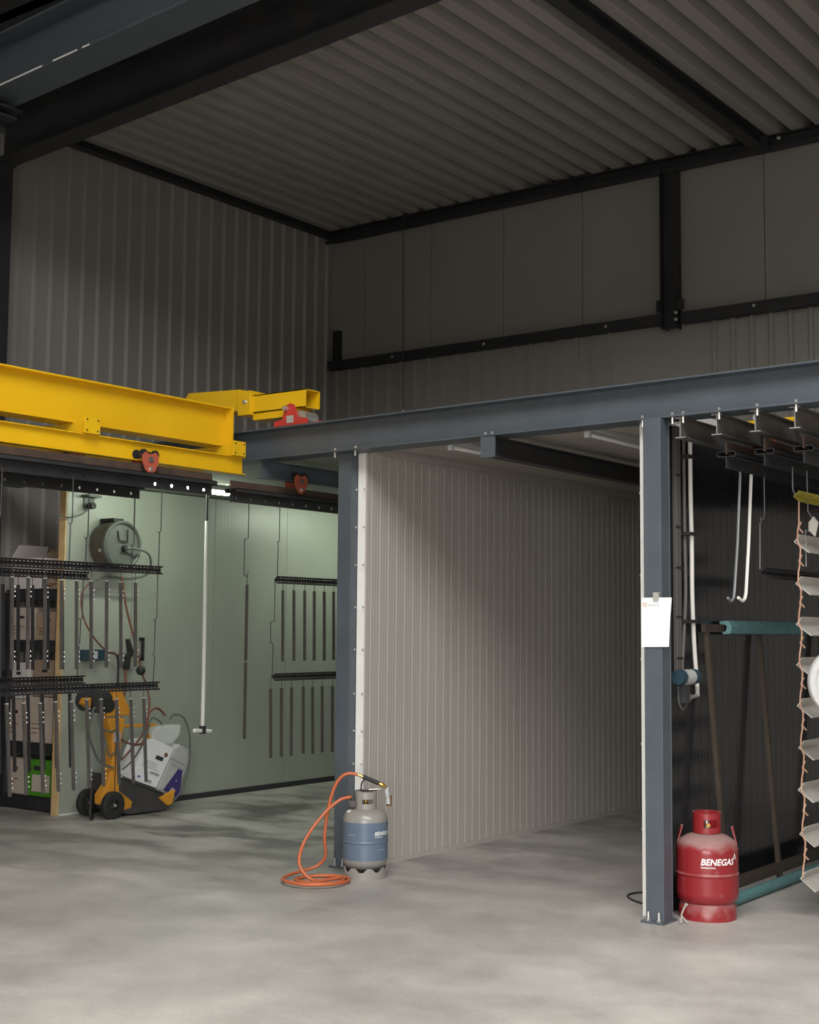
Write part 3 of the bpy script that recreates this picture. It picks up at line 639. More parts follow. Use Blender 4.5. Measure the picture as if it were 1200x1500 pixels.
wirehook('wire_hook', [(X1, 7.34, 2.60), (X1, 7.34, 2.33), (X1, 7.30, 2.32), (X1, 7.30, 2.06), (X1, 7.32, 2.045), (X1, 7.335, 2.06), (X1, 7.335, 1.98)], 0.004, 'wire', 'kinked wire hook above the two long single bars in left bay', HG)
wirehook('wire_hook', jog(X1, 7.68, 2.60, 2.32, 2.03), 0.004, 'wire', 'wire hook to left end of the upper bar in left bay', HG)
wirehook('wire_hook', jog(X1, 8.40, 2.60, 2.31, 2.04), 0.004, 'wire', 'wire hook close to the column above the upper bar in left bay', HG)
wirehook('wire_hook', [(X1, 7.64, 2.03), (X1, 7.64, 1.72), (X1, 7.60, 1.715), (X1, 7.60, 1.56), (X1, 7.63, 1.55), (X1, 7.625, 1.30)], 0.004, 'wire', 'kinked wire hook between left ends of the two bars in left bay', HG)

def make_profile(m, L_, clips=True):
    """a thin C profile hung by a pin; its top end at the origin, hanging down"""
    root = bpy.data.objects.new('hanging_profile', None); COL.objects.link(root); root.empty_display_size = 0.05; WL[root.name] = Vector((0, 0, 0))
    w, d, t = 0.008, 0.017, 0.002
    MB().prism([(-w, -d/2), (w, -d/2), (w, -d/2+t), (-w+t, -d/2+t), (-w+t, d/2-t), (w, d/2-t), (w, d/2), (-w, d/2)], (0, 0, -L_), (0, 0, 0), up=(1, 0, 0)).build('channel', m, root)
    MB().tube([(0, 0, -0.01), (0, 0, 0.03), (0.004, 0.0, 0.085), (0.006, 0.006, 0.098)], 0.0025, 6).build('hook', 'wire', root)
    if clips:
        pin = MB()
        for zz in (0.002,): pin.lathe([(0.0001, 0), (0.013, 0), (0.013, 0.006), (0.0001, 0.006)], (0, 0, zz), 8)
        pin.build('end_cap', 'zinc', root)
        for zs in (-0.055, -0.085, -0.115, -L_+0.05, -L_+0.08, -L_+0.11)[:4 if not clips else 6]:
            MB().lathe([(0.0001, 0), (0.006, 0), (0.005, 0.005), (0.0001, 0.006)], (0.012, d/2+0.001, zs), 8, (0.6, 0.8, 0)).build('rivet', 'zinc', root)
    return root
def row(x, z, L_, spots, m, clips, tilt, what, rot_z=0.0, group=None):
    proto = None
    for i, y in enumerate(spots):
        lab = '%s thin %s' % (ORD[i], what)
        jit = random.uniform(-0.006, 0.006)
        if proto is None:
            proto = make_profile(m, L_, clips); o = proto
            o.location = (x, y, z)
        else: o = copy_tree(proto, (x, y, z+random.uniform(-0.006, 0.006)))
        o.rotation_euler = (tilt+jit, 0, rot_z)
        tag(o, lab, 'profile', group)
row(X1, 1.965, 0.565, [5.25, 5.37, 5.50, 5.63, 5.75, 5.87, 6.0, 6.12, 6.25], 'profile', True, 0.035, 'grey profile from the left on upper bar of the front rack', group='profiles on the upper bar of the front rack')
row(X1, 1.19, 0.56, [5.24, 5.365, 5.49, 5.61, 5.735, 5.86, 5.98, 6.11, 6.235, 6.35], 'profile', True, 0.075, 'grey profile from the left on lower bar of the front rack', group='profiles on the lower bar of the front rack')
row(X2, 1.94, 0.56, [5.51, 5.63, 5.745, 5.87, 5.99], 'profile_dark', False, 0.04, 'black profile from the left on upper bar of the rear rack', group='profiles on the upper bar of the rear rack')
row(X2, 1.225, 0.51, [5.505, 5.62, 5.735, 5.85, 5.96, 6.08], 'profile_dark', False, 0.06, 'black profile from the left on lower bar of the rear rack', group='profiles on the lower bar of the rear rack')
row(X1, 1.955, 0.54, [7.73, 7.855, 7.98, 8.095, 8.215, 8.33], 'profile_brown', False, 0.02, 'dark brown profile from the left on upper bar in left bay', group='profiles on the upper bar in left bay')
row(X1, 1.215, 0.515, [7.61, 7.73, 7.845, 7.98, 8.09, 8.205, 8.33], 'profile_brown', False, 0.02, 'dark brown profile from the left on lower bar in left bay', group='profiles on the lower bar in left bay')
for z, lab in ((1.985, 'upper single dark brown profile hanging beside the white pole in left bay'), (1.415, 'lower single dark brown profile hung below another in left bay')):
    o = make_profile('profile_brown', 0.555, False); o.location = (X1, 7.335, z); tag(o, lab, 'profile')
# white hanging pole with a T foot
wp = thing('t_pole', (-8.75, 8.66, 0.74), 'long thin white pole with T-shaped foot hanging in left bay', 'pole')
MB().cyl((-8.75, 8.66, 0.76), (-8.75, 8.66, 2.62), 0.018, 12).build('pole', 'white', wp, smooth=40)
MB().cyl((-8.75, 8.66, 2.62), (-8.75, 8.66, BZ-0.001), 0.012, 10).build('upper_rod', 'wire', wp, smooth=40)
MB().cyl((-8.73, 8.54, 0.765), (-8.77, 8.78, 0.745), 0.018, 10).build('foot', 'whitegloss', wp, smooth=40)
MB().cyl((-8.75, 8.66, 0.73), (-8.75, 8.66, 0.80), 0.031, 12).build('joint', 'rubber', wp, smooth=40)

# ------------------------------------------------------------------ things on the booth wall
dr = thing('hose_drum', (-9.62, 8.38, 2.2), 'round grey-brown drum mounted sideways on pale booth wall', 'drum')
cy, cz = 8.36, 2.41
MB().lathe([(0.0001, 0.0), (0.19, 0.0), (0.215, 0.03), (0.22, 0.09), (0.22, 0.20), (0.205, 0.235)], (-9.75, cy, cz), 40, (1, 0, 0)).build('drum_shell', 'drumside', dr, smooth=40)
MB().lathe([(0.212, 0.195), (0.224, 0.20), (0.224, 0.235), (0.205, 0.250), (0.192, 0.240), (0.188, 0.225), (0.0001, 0.232)], (-9.75, cy, cz), 40, (1, 0, 0)).build('front_disc', 'drum', dr, smooth=30)
MB().lathe([(0.0001, 0.225), (0.03, 0.225), (0.026, 0.27), (0.0001, 0.272)], (-9.75, cy+0.01, cz-0.03), 16, (1, 0, 0)).build('hub', 'rubber', dr)
MB().tube([(-9.52, cy-0.06, cz+0.13), (-9.50, cy-0.06, cz+0.04), (-9.50, cy+0.04, cz+0.03), (-9.50, cy+0.04, cz+0.14)], 0.008, 6).build('handle', 'rubber', dr)
MB().box(-9.74, -9.56, cy-0.08, cy+0.04, cz+0.215, cz+0.245).build('mount', 'rubber', dr)
MB().box(-9.60, -9.565, cy-0.216, cy-0.205, cz-0.07, cz+0.04).build('label_strip', 'tape', dr)
pth = smooth_path([(-9.49, cy+0.01, cz-0.03), (-9.46, cy+0.12, cz-0.03), (-9.46, cy+0.26, cz-0.07), (-9.50, cy+0.33, cz-0.17), (-9.55, cy+0.32, cz-0.26), (-9.60, cy+0.15, cz-0.30), (-9.62, cy-0.1, cz-0.29), (-9.62, cy-0.28, cz-0.36)], 6)
tag(MB().tube(pth, 0.011, 6).build('drum_cable', 'greycable', smooth=50), 'grey cable arching from drum hub down behind perforated bar', 'cable')
br = thing('wall_bracket', (-9.72, 8.02, 2.74), 'small dark bracket high on pale booth wall above the drum', 'bracket')
MB().box(-9.75, -9.66, 8.06, 8.22, 2.84, 2.86).box(-9.75, -9.735, 8.08, 8.2, 2.74, 2.86).build('plate', 'greycable', br)
MB().lathe([(0.0001, 0), (0.03, 0), (0.03, 0.06), (0.0001, 0.06)], (-9.72, 8.13, 2.76), 12, (1, 0, 0)).build('knob', 'rubber', br)
tag(MB().tube(smooth_path([(-9.70, 8.12, 2.75), (-9.68, 8.02, 2.68), (-9.70, 7.90, 2.64), (-9.80, 7.80, 2.66)], 5), 0.006, 6).build('bracket_cable', 'greycable', smooth=50), 'thin cable sagging from small bracket past raw panel edge', 'cable')
hose1 = smooth_path([(-9.60, 8.06, 2.06), (-9.60, 7.97, 1.95), (-9.58, 7.98, 1.75), (-9.56, 8.08, 1.58), (-9.58, 8.24, 1.46), (-9.62, 8.42, 1.41), (-9.70, 8.52, 1.40)], 6)
tag(MB().tube(hose1, 0.008, 6).build('air_hose', 'redhose', smooth=50), 'brown-red hose sagging from drum across to spray gun', 'hose')
hose2 = smooth_path([(-9.52, 8.36, 2.12), (-9.52, 8.42, 1.85), (-9.50, 8.51, 1.55), (-9.47, 8.57, 1.28), (-9.45, 8.63, 1.12), (-9.42, 8.64, 0.95), (-9.38, 8.55, 0.74), (-9.33, 8.40, 0.62), (-9.30, 8.22, 0.50)], 6)
tag(MB().tube(hose2, 0.010, 6).build('air_hose', 'redhose', smooth=50), 'orange-red hose falling from drum towards orange powder cart', 'hose')
bs = thing('cable_stop', (-9.47, 8.59, 1.2), 'round dark stop ball on hose above lower front bar', 'stop')
MB().lathe([(0.0001, -0.045), (0.03, -0.035), (0.045, 0), (0.03, 0.035), (0.0001, 0.045)], (-9.475, 8.575, 1.27), 16).build('ball', 'rubber', bs, smooth=60)
bc = thing('blue_wall_box', (-9.72, 8.2, 1.36), 'petrol-blue twin box screwed to pale booth wall', 'box')
MB().box(-9.75, -9.68, 8.09, 8.20, 1.36, 1.46).build('left_half', 'bluedev', bc, bevel=0.006)
MB().box(-9.75, -9.68, 8.25, 8.33, 1.36, 1.46).build('right_half', 'bluedev', bc, bevel=0.006)
MB().box(-9.75, -9.69, 8.20, 8.25, 1.375, 1.445).build('middle_block', 'lightgrey', bc)
gc = thing('cable_clip', (-9.72, 8.43, 1.24), 'dark bent conduit bracket beside the blue twin box', 'bracket')
MB().tube(smooth_path([(-9.70, 8.37, 1.43), (-9.70, 8.46, 1.42), (-9.70, 8.50, 1.34), (-9.70, 8.50, 1.05)], 5), 0.010, 6).build('conduit_arm', 'rubber', gc)
sg = thing('spray_gun', (-9.68, 8.58, 1.26), 'dark spray gun holstered on booth wall where brown-red hose ends', 'gun')
MB().slab([(-9.70, 8.55, 1.28), (-9.70, 8.60, 1.27), (-9.70, 8.63, 1.40), (-9.70, 8.66, 1.43), (-9.70, 8.60, 1.56), (-9.70, 8.575, 1.55), (-9.70, 8.60, 1.43), (-9.70, 8.57, 1.40)], (0.04, 0, 0)).build('body', 'rubber', sg, bevel=0.005)
MB().cyl((-9.68, 8.60, 1.41), (-9.68, 8.74, 1.40), 0.014, 8).build('nozzle', 'conduit', sg)
MB().tube(smooth_path([(-9.68, 8.57, 1.28), (-9.66, 8.56, 1.12), (-9.60, 8.46, 0.90), (-9.52, 8.36, 0.80)], 5), 0.012, 6).build('gun_hose', 'redhose', sg, smooth=50)
hl = thing('grab_rail', (-9.72, 8.80, 1.36), 'vertical black bar handle on pale booth wall right of the hoses', 'handle')
MB().box(-9.72, -9.70, 8.79, 8.82, 1.36, 1.56).box(-9.75, -9.70, 8.79, 8.82, 1.54, 1.57).box(-9.75, -9.70, 8.79, 8.82, 1.35, 1.38).build('grip', 'rubber', hl, bevel=0.004)

# ------------------------------------------------------------------ powder coating cart
ct = thing('powder_cart', (-9.35, 8.45, 0.0), 'orange two-wheeled powder cart with dark sloping tray against booth wall', 'cart')
XC = -9.28
def P2(pts, x): return [(x, a, b) for a, b in pts]
MB().slab(P2([(7.99, 0.13), (7.985, 0.21), (8.06, 0.30), (8.10, 0.50), (8.085, 0.70), (8.03, 0.875), (8.235, 0.865), (8.205, 0.70), (8.17, 0.46), (8.19, 0.24), (8.35, 0.13), (8.33, 0.06), (8.24, 0.05)], XC-0.10), (0.10, 0, 0)).build('mast', 'cart_orange', ct, bevel=0.012)
MB().box(XC-0.002, XC+0.002, 8.125, 8.135, 0.16, 0.78).build('mast_seam', 'plastic_dark', ct)
MB().slab(P2([(8.02, 0.885), (8.32, 0.885), (8.17, 1.13), (8.13, 1.13)], XC-0.10), (0.10, 0, 0)).build('head_cover', 'cart_orange', ct, bevel=0.01)
MB().tube([(XC-0.30, 8.02, 1.02), (XC-0.02, 8.0, 1.01)], 0.10, 24, radii=[0.10, 0.10]).tube([(XC-0.30, 8.0, 1.02), (XC-0.30, 8.14, 1.10)], 0.06, 12).build('control_head', 'plastic_dark', ct, smooth=40)
MB().slab(P2([(7.83, 1.0), (7.90, 0.96), (7.93, 1.05), (7.86, 1.05)], XC-0.16), (0.08, 0, 0)).build('head_lug', 'cart_orange', ct, bevel=0.01)
MB().lathe([(0.0001, 0), (0.06, 0), (0.06, 0.01), (0.0001, 0.012)], (XC+0.0, 8.04, 0.98), 20, (1, 0, 0)).build('dial', 'rubber', ct)
for xw in (XC+0.025, XC-0.30):
    w = MB().lathe([(0.050, -0.025), (0.100, -0.03), (0.119, -0.02), (0.119, 0.02), (0.100, 0.03), (0.050, 0.025)], (xw, 8.09, 0.119), 28, (1, 0, 0), closed=True).build('wheel', 'rubber', ct, smooth=40)
    hb = MB()
    for k in range(5):
        t = k*2*math.pi/5; hb.bar((xw, 8.09, 0.119), (xw, 8.09+0.055*math.cos(t), 0.119+0.055*math.sin(t)), 0.02, 0.02, up=(1, 0, 0))
    hb.build('spokes', 'plastic_dark', w)
    MB().lathe([(0.0001, 0.0), (0.016, 0.0), (0.013, 0.015), (0.0001, 0.016)], (xw+0.022, 8.09, 0.119), 12, (1, 0, 0)).build('axle_cap', 'zinc', w)
MB().slab(P2([(8.17, 0.36), (8.68, 0.165), (8.85, 0.115), (8.74, 0.01), (8.30, 0.015), (8.16, 0.06)], XC-0.36), (0.36, 0, 0)).build('tray', 'cart_base', ct, bevel=0.01)
MB().slab(P2([(8.18, 0.372), (8.70, 0.172), (8.70, 0.152), (8.18, 0.345)], XC-0.37), (0.385, 0, 0)).build('tray_rim', 'plastic_dark', ct, bevel=0.004)
MB().slab(P2([(8.64, 0.13), (8.84, 0.185), (8.80, 0.06), (8.75, 0.05)], XC-0.02), (0.04, 0, 0)).build('corner_lug', 'cart_orange', ct, bevel=0.006)
MB().slab(P2([(8.15, 0.80), (8.20, 0.80), (8.70, 0.785), (8.76, 0.765), (8.68, 0.755), (8.20, 0.775)], XC-0.16), (0.03, 0, 0)).build('arm', 'cart_orange', ct, bevel=0.006)
MB().tube(smooth_path([(XC-0.15, 8.22, 0.66), (XC-0.14, 8.27, 0.58), (XC-0.14, 8.27, 0.50), (XC-0.14, 8.21, 0.44)], 5), 0.02, 8).build('side_handle', 'cart_orange', ct, smooth=50)
MB().slab(P2([(8.60, 0.70), (8.64, 0.62), (8.66, 0.60), (8.63, 0.70)], XC-0.14), (0.03, 0, 0)).build('arm_tip', 'cart_orange', ct)
MB().box(XC-0.01, XC+0.02, 8.10, 8.17, 0.66, 0.745).build('filter_bowl', 'lightgrey', ct, bevel=0.006)
# hoses and cables of the cart
HG2 = 'hoses and cables of powder cart'
def cable(pts, r, m, lab, name='cable'): tag(MB().tube(smooth_path(pts, 6), r, 6).build(name, m, smooth=50), lab, 'cable', HG2)
cable([(XC-0.05, 7.93, 0.98), (XC+0.02, 7.83, 0.90), (XC+0.02, 7.80, 0.78), (XC+0.02, 7.86, 0.62), (XC+0.01, 7.95, 0.50), (XC+0.03, 8.08, 0.44)], 0.012, 'greycable', 'dark hose bundle hanging left of the orange mast')
cable([(XC-0.05, 7.97, 0.94), (XC+0.02, 7.92, 0.82), (XC+0.03, 8.02, 0.76), (XC+0.03, 8.12, 0.77)], 0.009, 'greycable', 'short dark cable looping below the control head')
cable([(XC-0.1, 8.05, 0.80), (XC+0.02, 8.0, 0.66), (XC+0.02, 8.04, 0.55), (XC+0.03, 8.1, 0.58)], 0.008, 'greycable', 'thin dark cable hugging the orange mast')
cable([(XC+0.02, 8.17, 0.68), (XC+0.03, 8.26, 0.64), (XC+0.03, 8.40, 0.63), (XC-0.02, 8.50, 0.72), (XC-0.06, 8.56, 0.88), (XC-0.06, 8.66, 0.93), (XC-0.08, 8.78, 0.86)], 0.011, 'redhose', 'brown-red hose bridging from mast over to the bag')
cable([(XC+0.02, 8.20, 0.42), (XC+0.02, 8.32, 0.50), (XC+0.02, 8.46, 0.68), (XC-0.04, 8.58, 0.84), (XC-0.10, 8.74, 0.80), (XC-0.12, 8.80, 0.74)], 0.008, 'greycable', 'thin dark cable crossing behind profiles to the bag')
cable([(XC-0.1, 8.86, 0.82), (XC-0.1, 8.92, 0.86), (XC-0.08, 9.02, 0.82), (XC-0.06, 9.08, 0.64), (XC-0.06, 9.07, 0.36), (XC-0.06, 8.97, 0.14), (XC-0.06, 8.80, 0.022)], 0.009, 'greycable', 'dark cable curving in a big arc right of the clear bag')
cable([(XC-0.1, 7.96, 0.34), (XC-0.04, 7.90, 0.16), (XC-0.02, 7.88, 0.03), (XC-0.1, 7.98, 0.02), (XC-0.2, 8.0, 0.10)], 0.010, 'rubber', 'black cable coiled on floor behind the cart wheel')
# carton and clear bag leaning on the tray
cx = thing('powder_carton', (XC-0.18, 8.55, 0.20), 'white powder carton with printed text leaning on the cart tray', 'carton')
quad = [(8.365, 0.305), (8.50, 0.60), (8.845, 0.545), (8.64, 0.21)]
MB().slab(P2([(8.365, 0.312), (8.475, 0.565), (8.52, 0.645), (8.63, 0.655), (8.865, 0.555), (8.655, 0.212)], XC-0.27), (0.23, 0, 0)).build('box', 'carton', cx, bevel=0.004)
def onface(u, v):   # carton face coordinates: u across 0..1, v up 0..1
    a = Vector((8.365, 0.312)); e = Vector((0.29, -0.10)); f = Vector((0.185, 0.325))
    return a+e*u+f*v
def patch(u0, u1, v0, v1, m, nm, xo=XC-0.0385):
    MB().slab([(xo, *onface(u, v)) for u, v in ((u0, v0), (u1, v0), (u1, v1), (u0, v1))], (0.0015, 0, 0)).build(nm, m, cx)
patch(0.50, 0.80, 0.66, 0.76, 'ink', 'handle_hole'); 
MB().lathe([(0.0001, 0), (0.022, 0), (0.022, 0.0015), (0.0001, 0.0015)], (XC-0.0385, *onface(0.84, 0.84)), 16, (1, 0, 0)).build('seal', 'brownspot', cx)
for v in (0.55, 0.50, 0.45, 0.40): patch(0.12, 0.12+0.75*random.uniform(0.7, 1), v, v+0.012, 'greyink', 'print_line')
patch(0.52, 0.90, 0.28, 0.34, 'greyink', 'print_line'); patch(0.12, 0.24, 0.10, 0.15, 'bluespot', 'print_mark'); patch(0.55, 0.72, 0.06, 0.13, 'greyink', 'print_mark')
bgo = thing('clear_powder_bag', (XC-0.2, 8.85, 0.15), 'clear plastic powder bag with big purple letter A beside white carton', 'bag')
MB().slab(P2([(8.67, 0.19), (8.88, 0.555), (8.94, 0.60), (9.09, 0.53), (9.10, 0.42), (8.93, 0.08), (8.86, 0.115)], XC-0.30), (0.24, 0, 0)).build('bag_body', 'lightgrey', bgo, bevel=0.03)
ft = MB(); 
for i in range(7):
    pass
MB().slab(P2([(8.62, 0.70), (8.66, 0.76), (8.78, 0.775), (8.92, 0.765), (9.01, 0.77), (8.985, 0.66), (8.90, 0.59), (8.76, 0.60), (8.64, 0.635)], XC-0.24), (0.16, 0, 0)).build('crumpled_top', 'film', bgo, bevel=0.03)
def text_mesh(body, size, bold=0.0, shear=0.0):
    c = bpy.data.curves.new('t', 'FONT'); c.body = body; c.size = size; c.offset = bold; c.shear = shear; c.resolution_u = 3
    o = bpy.data.objects.new('t', c); COL.objects.link(o)
    me = bpy.data.meshes.new_from_object(o.evaluated_get(bpy.context.evaluated_depsgraph_get()))
    bpy.data.objects.remove(o); vs = [v.co.copy() for v in me.vertices]; fs = [tuple(p.vertices) for p in me.polygons]; bpy.data.meshes.remove(me)
    x0 = min(v.x for v in vs); x1 = max(v.x for v in vs); y0 = min(v.y for v in vs)
    return [Vector((v.x-x0, v.y-y0, 0)) for v in vs], fs, x1-x0
vs, fs, w_ = text_mesh('A', 0.30, 0.028)
MB().add([(XC-0.0580, *(Vector((8.755, 0.185))+Vector((0.87, -0.42)).normalized()*(v.x*0.78)+Vector((0.48, 0.88)).normalized()*v.y)) for v in vs], fs).build('letter', 'purple', bgo)
for k in range(2):
    a = Vector((8.84+0.02*k, 0.46-0.06*k)); e = Vector((0.19, -0.085))
    MB().slab([(XC-0.0580, *a), (XC-0.0580, *(a+e)), (XC-0.0580, *(a+e+Vector((0.008, 0.016)))), (XC-0.0580, *(a+Vector((0.008, 0.016))))], (0.001, 0, 0)).build('print_line', 'greyink', bgo)

# ------------------------------------------------------------------ shelf with cartons behind the left end of the booth wall
SX0, SX1, SY0, SY1 = -10.72, -9.86, 7.98, 8.75
sh = thing('storage_rack', (-10.3, 8.3, 0), 'dark steel storage rack full of cartons in far left gap', 'rack')
for xx in (SX1-0.10, SX0+0.0):
    for yy in (SY0, SY1-0.06): MB().box(xx, xx+0.08, yy, yy+0.06, 0, 1.98).build('upright', 'dark_steel', sh)
levels = (0.02, 0.50, 1.43, 1.90)
for z in levels:
    for ya in (SY0, SY1-0.05): MB().box(SX0+0.08, SX1-0.10, ya, ya+0.05, z, z+0.09).build('beam', 'dark_steel', sh)
    MB().box(SX0, SX1-0.02, SY0+0.02, SY1, z+0.09, z+0.105).build('shelf', 'dark_steel', sh)
def carton(x0, x1, y0, y1, z0, z1, m, label, flaps=False, marks=True, name='carton', cat='carton'):
    c = thing(name, ((x0+x1)/2, (y0+y1)/2, z0), label, cat, 'cartons on the storage rack')
    if flaps:
        t = 0.006
        MB().box(x0, x1, y0, y0+t, z0, z1).box(x0, x1, y1-t, y1, z0, z1).box(x0, x0+t, y0, y1, z0, z1).box(x1-t, x1, y0, y1, z0, z1).box(x0, x1, y0, y1, z0, z0+t).build('box', m, c)
        MB().slab([(x0, y1, z1), (x1, y1, z1), (x1-0.03, y1+0.03, z1+0.11), (x0+0.03, y1+0.03, z1+0.11)], (0, 0.005, 0)).build('flap', 'cardboard', c)
        MB().slab([(x1, y0, z1), (x1, y1, z1), (x1+0.05, y1-0.03, z1+0.05), (x1+0.05, y0+0.03, z1+0.05)], (0.004, 0, 0)).build('flap', 'cardboard', c)
        MB().slab([(x0, y0, z1), (x0, y1, z1), (x0+0.08, y1-0.03, z1+0.13), (x0+0.08, y0+0.03, z1+0.13)], (0.004, 0, 0)).build('flap', m, c)
    else: MB().box(x0, x1, y0, y1, z0, z1).build('box', m, c, bevel=0.006)
    if marks:
        w = x1-x0; h = z1-z0
        MB().box(x0+w*0.4, x0+w*0.62, y0-0.001, y0+0.001, z0+h*0.66, z0+h*0.74).build('handle_hole', 'ink', c)
        for k in range(3): MB().box(x0+w*0.15, x0+w*(0.35+0.15*k), y0-0.001, y0+0.001, z0+h*(0.2+0.1*k), z0+h*(0.2+0.1*k)+0.008).build('print_line', 'brownspot', c)
    return c
c_ = carton(-10.72, -10.24, SY0+0.06, SY0+0.46, 2.007, 2.30, 'whitebox', 'open white carton with brown flaps on top of the storage rack', True, False)
MB().lathe([(0.0001, 0), (0.02, 0), (0.02, 0.001), (0.0001, 0.001)], (-10.31, SY0+0.06, 2.22), 3, (0, -1, 0)).build('print_mark', 'bluespot', c_)
carton(-10.20, -9.94, SY0+0.08, SY0+0.4, 2.007, 2.13, 'cardboard', 'low brown carton beside the open white one on rack top')
carton(-10.70, -10.34, SY0+0.05, SY0+0.5, 1.537, 1.84, 'palebox', 'pale carton at left on the upper shelf of storage rack')
carton(-10.32, -9.98, SY0+0.06, SY0+0.5, 1.537, 1.80, 'cardboard', 'brown carton at right on the upper shelf of storage rack')
carton(-10.70, -10.42, SY0+0.05, SY0+0.5, 0.607, 0.99, 'palebox', 'pale carton at left on the middle shelf, lower of stack')
carton(-10.70, -10.40, SY0+0.06, SY0+0.5, 0.995, 1.33, 'whitebox', 'whitish carton at left on the middle shelf, top of stack')
carton(-10.38, -10.00, SY0+0.05, SY0+0.5, 0.607, 1.02, 'palebox', 'pale carton at right on the middle shelf, lower of stack')
carton(-10.36, -10.01, SY0+0.07, SY0+0.5, 1.025, 1.36, 'cardboard', 'brown carton at right on the middle shelf, top of stack')
carton(-10.70, -10.38, SY0+0.05, SY0+0.5, 0.127, 0.46, 'palebox', 'pale carton on the bottom shelf left of the green crate')
gcr = thing('green_crate', (-10.15, SY0+0.25, 0.127), 'bright green crate with pale label on the bottom shelf of storage rack', 'crate')
MB().box(-10.36, -9.98, SY0+0.04, SY0+0.45, 0.127, 0.46).build('body', 'green', gcr, bevel=0.008)
MB().box(-10.27, -10.03, SY0+0.032, SY0+0.042, 0.17, 0.32).build('label_card', 'palebox', gcr)
MB().box(-10.25, -10.10, SY0+0.034, SY0+0.042, 0.36, 0.40).build('grip', 'ink', gcr)

# ------------------------------------------------------------------ gas cylinders
def text_on_cyl(body, size, cx_, cy_, r, ang0, z, m, parent, bold=0.0, shear=0.0, name='lettering'):
    vs, fs, w = text_mesh(body, size, bold, shear)
    # subdivide not needed: letters are small against the radius; wrap each vertex
    out = []
    for v in vs:
        t = ang0+v.x/r; out.append((cx_+math.cos(t)*r, cy_+math.sin(t)*r, z+v.y))
    return MB().add(out, fs).build(name, m, parent), w
def cam_angle(cx_, cy_): return math.atan2(-cy_, -cx_)     # direction from cylinder axis to the viewer's side of the hall
# red
rx, ry, R_ = -3.468, 7.590, 0.180
rcy = thing('gas_cylinder', (rx, ry, 0), 'dusty red steel gas cylinder standing beside the right column', 'gas cylinder')
MB().lathe([(0.0001, 0.075), (0.09, 0.078), (0.15, 0.092), (0.174, 0.112), (R_, 0.145), (R_, 0.155), (R_, 0.245), (R_, 0.252), (R_+0.004, 0.256), (R_+0.004, 0.264), (R_, 0.268), (R_, 0.275), (R_, 0.385), (R_, 0.395), (0.174, 0.425), (0.155, 0.452), (0.12, 0.472), (0.085, 0.485), (0.03, 0.492), (0.0001, 0.494)], (rx, ry, 0), 56).build('body', 'redcyl', rcy, smooth=60)
MB().lathe([(0.160, 0.0), (0.166, 0.0), (0.168, 0.072), (0.150, 0.10), (0.147, 0.096), (0.161, 0.07)], (rx, ry, 0), 48, closed=True).build('foot_ring', 'redcyl', rcy, smooth=40)
mb = MB()
th0 = cam_angle(rx, ry)
# collar with a window on the viewer's side
Rc = 0.082
def arcwall(mb, a0, a1, z0, z1, r=Rc, t=0.005, n=16): mb.lathe([(r, z0), (r, z1), (r-t, z1), (r-t, z0)], (rx, ry, 0), n, arc=(a0, a1), closed=True)
wa = 0.52
o1, o2 = th0+0.28-wa, th0+0.28+wa
arcwall(mb, 0, 0, 0, 0) if False else None
arcwall(mb, o1, o2, 0.490, 0.522, n=10); arcwall(mb, o1, o2, 0.570, 0.604, n=10); arcwall(mb, o2, o1+2*math.pi, 0.490, 0.610, n=36)
mb.build('collar', 'redcyl', rcy, smooth=40)
MB().lathe([(0.0001, 0), (0.022, 0), (0.022, 0.03), (0.014, 0.035), (0.014, 0.065), (0.0001, 0.068)], (rx, ry, 0.492), 14).build('valve', 'zinc', rcy, smooth=40)
MB().cyl((rx, ry, 0.53), (rx+math.cos(th0+0.2)*0.045, ry+math.sin(th0+0.2)*0.045, 0.535), 0.012, 10).build('outlet', 'brass', rcy)
for s in (-1, 1):
    a = th0+s*1.57; e = Vector((math.cos(a), math.sin(a), 0)); tng = Vector((-math.sin(a), math.cos(a), 0)); c0 = Vector((rx, ry, 0))
    MB().slab([c0+e*0.168+tng*-0.016+Vector((0, 0, 0.425)), c0+e*0.168+tng*0.016+Vector((0, 0, 0.425)), c0+e*0.138+tng*0.016+Vector((0, 0, 0.525)), c0+e*0.146+Vector((0, 0, 0.532)), c0+e*0.138-tng*0.016+Vector((0, 0, 0.525))], e*0.006).build('lug', 'redcyl', rcy)
text_on_cyl('BENEGAS', 0.050, rx, ry, R_+0.0016, th0-0.20, 0.325, 'whitegloss', rcy, 0.0012, 0.2)
text_on_cyl('PROFESSIONAL', 0.0125, rx, ry, R_+0.0016, th0-0.20, 0.307, 'whitegloss', rcy, 0.0002, 0.0, 'small_lettering')
# little flame mark after the word
fm = [(0.0, 0.0), (0.008, 0.0), (0.016, 0.024), (0.026, 0.0), (0.034, 0.0), (0.018, 0.040)]
MB().add([(rx+math.cos(th0+0.93+a/R_)*(R_+0.0016), ry+math.sin(th0+0.93+a/R_)*(R_+0.0016), 0.352+b) for a, b in fm], [(0, 1, 2, 5), (2, 3, 4, 5)]).build('flame_mark', 'whitegloss', rcy)
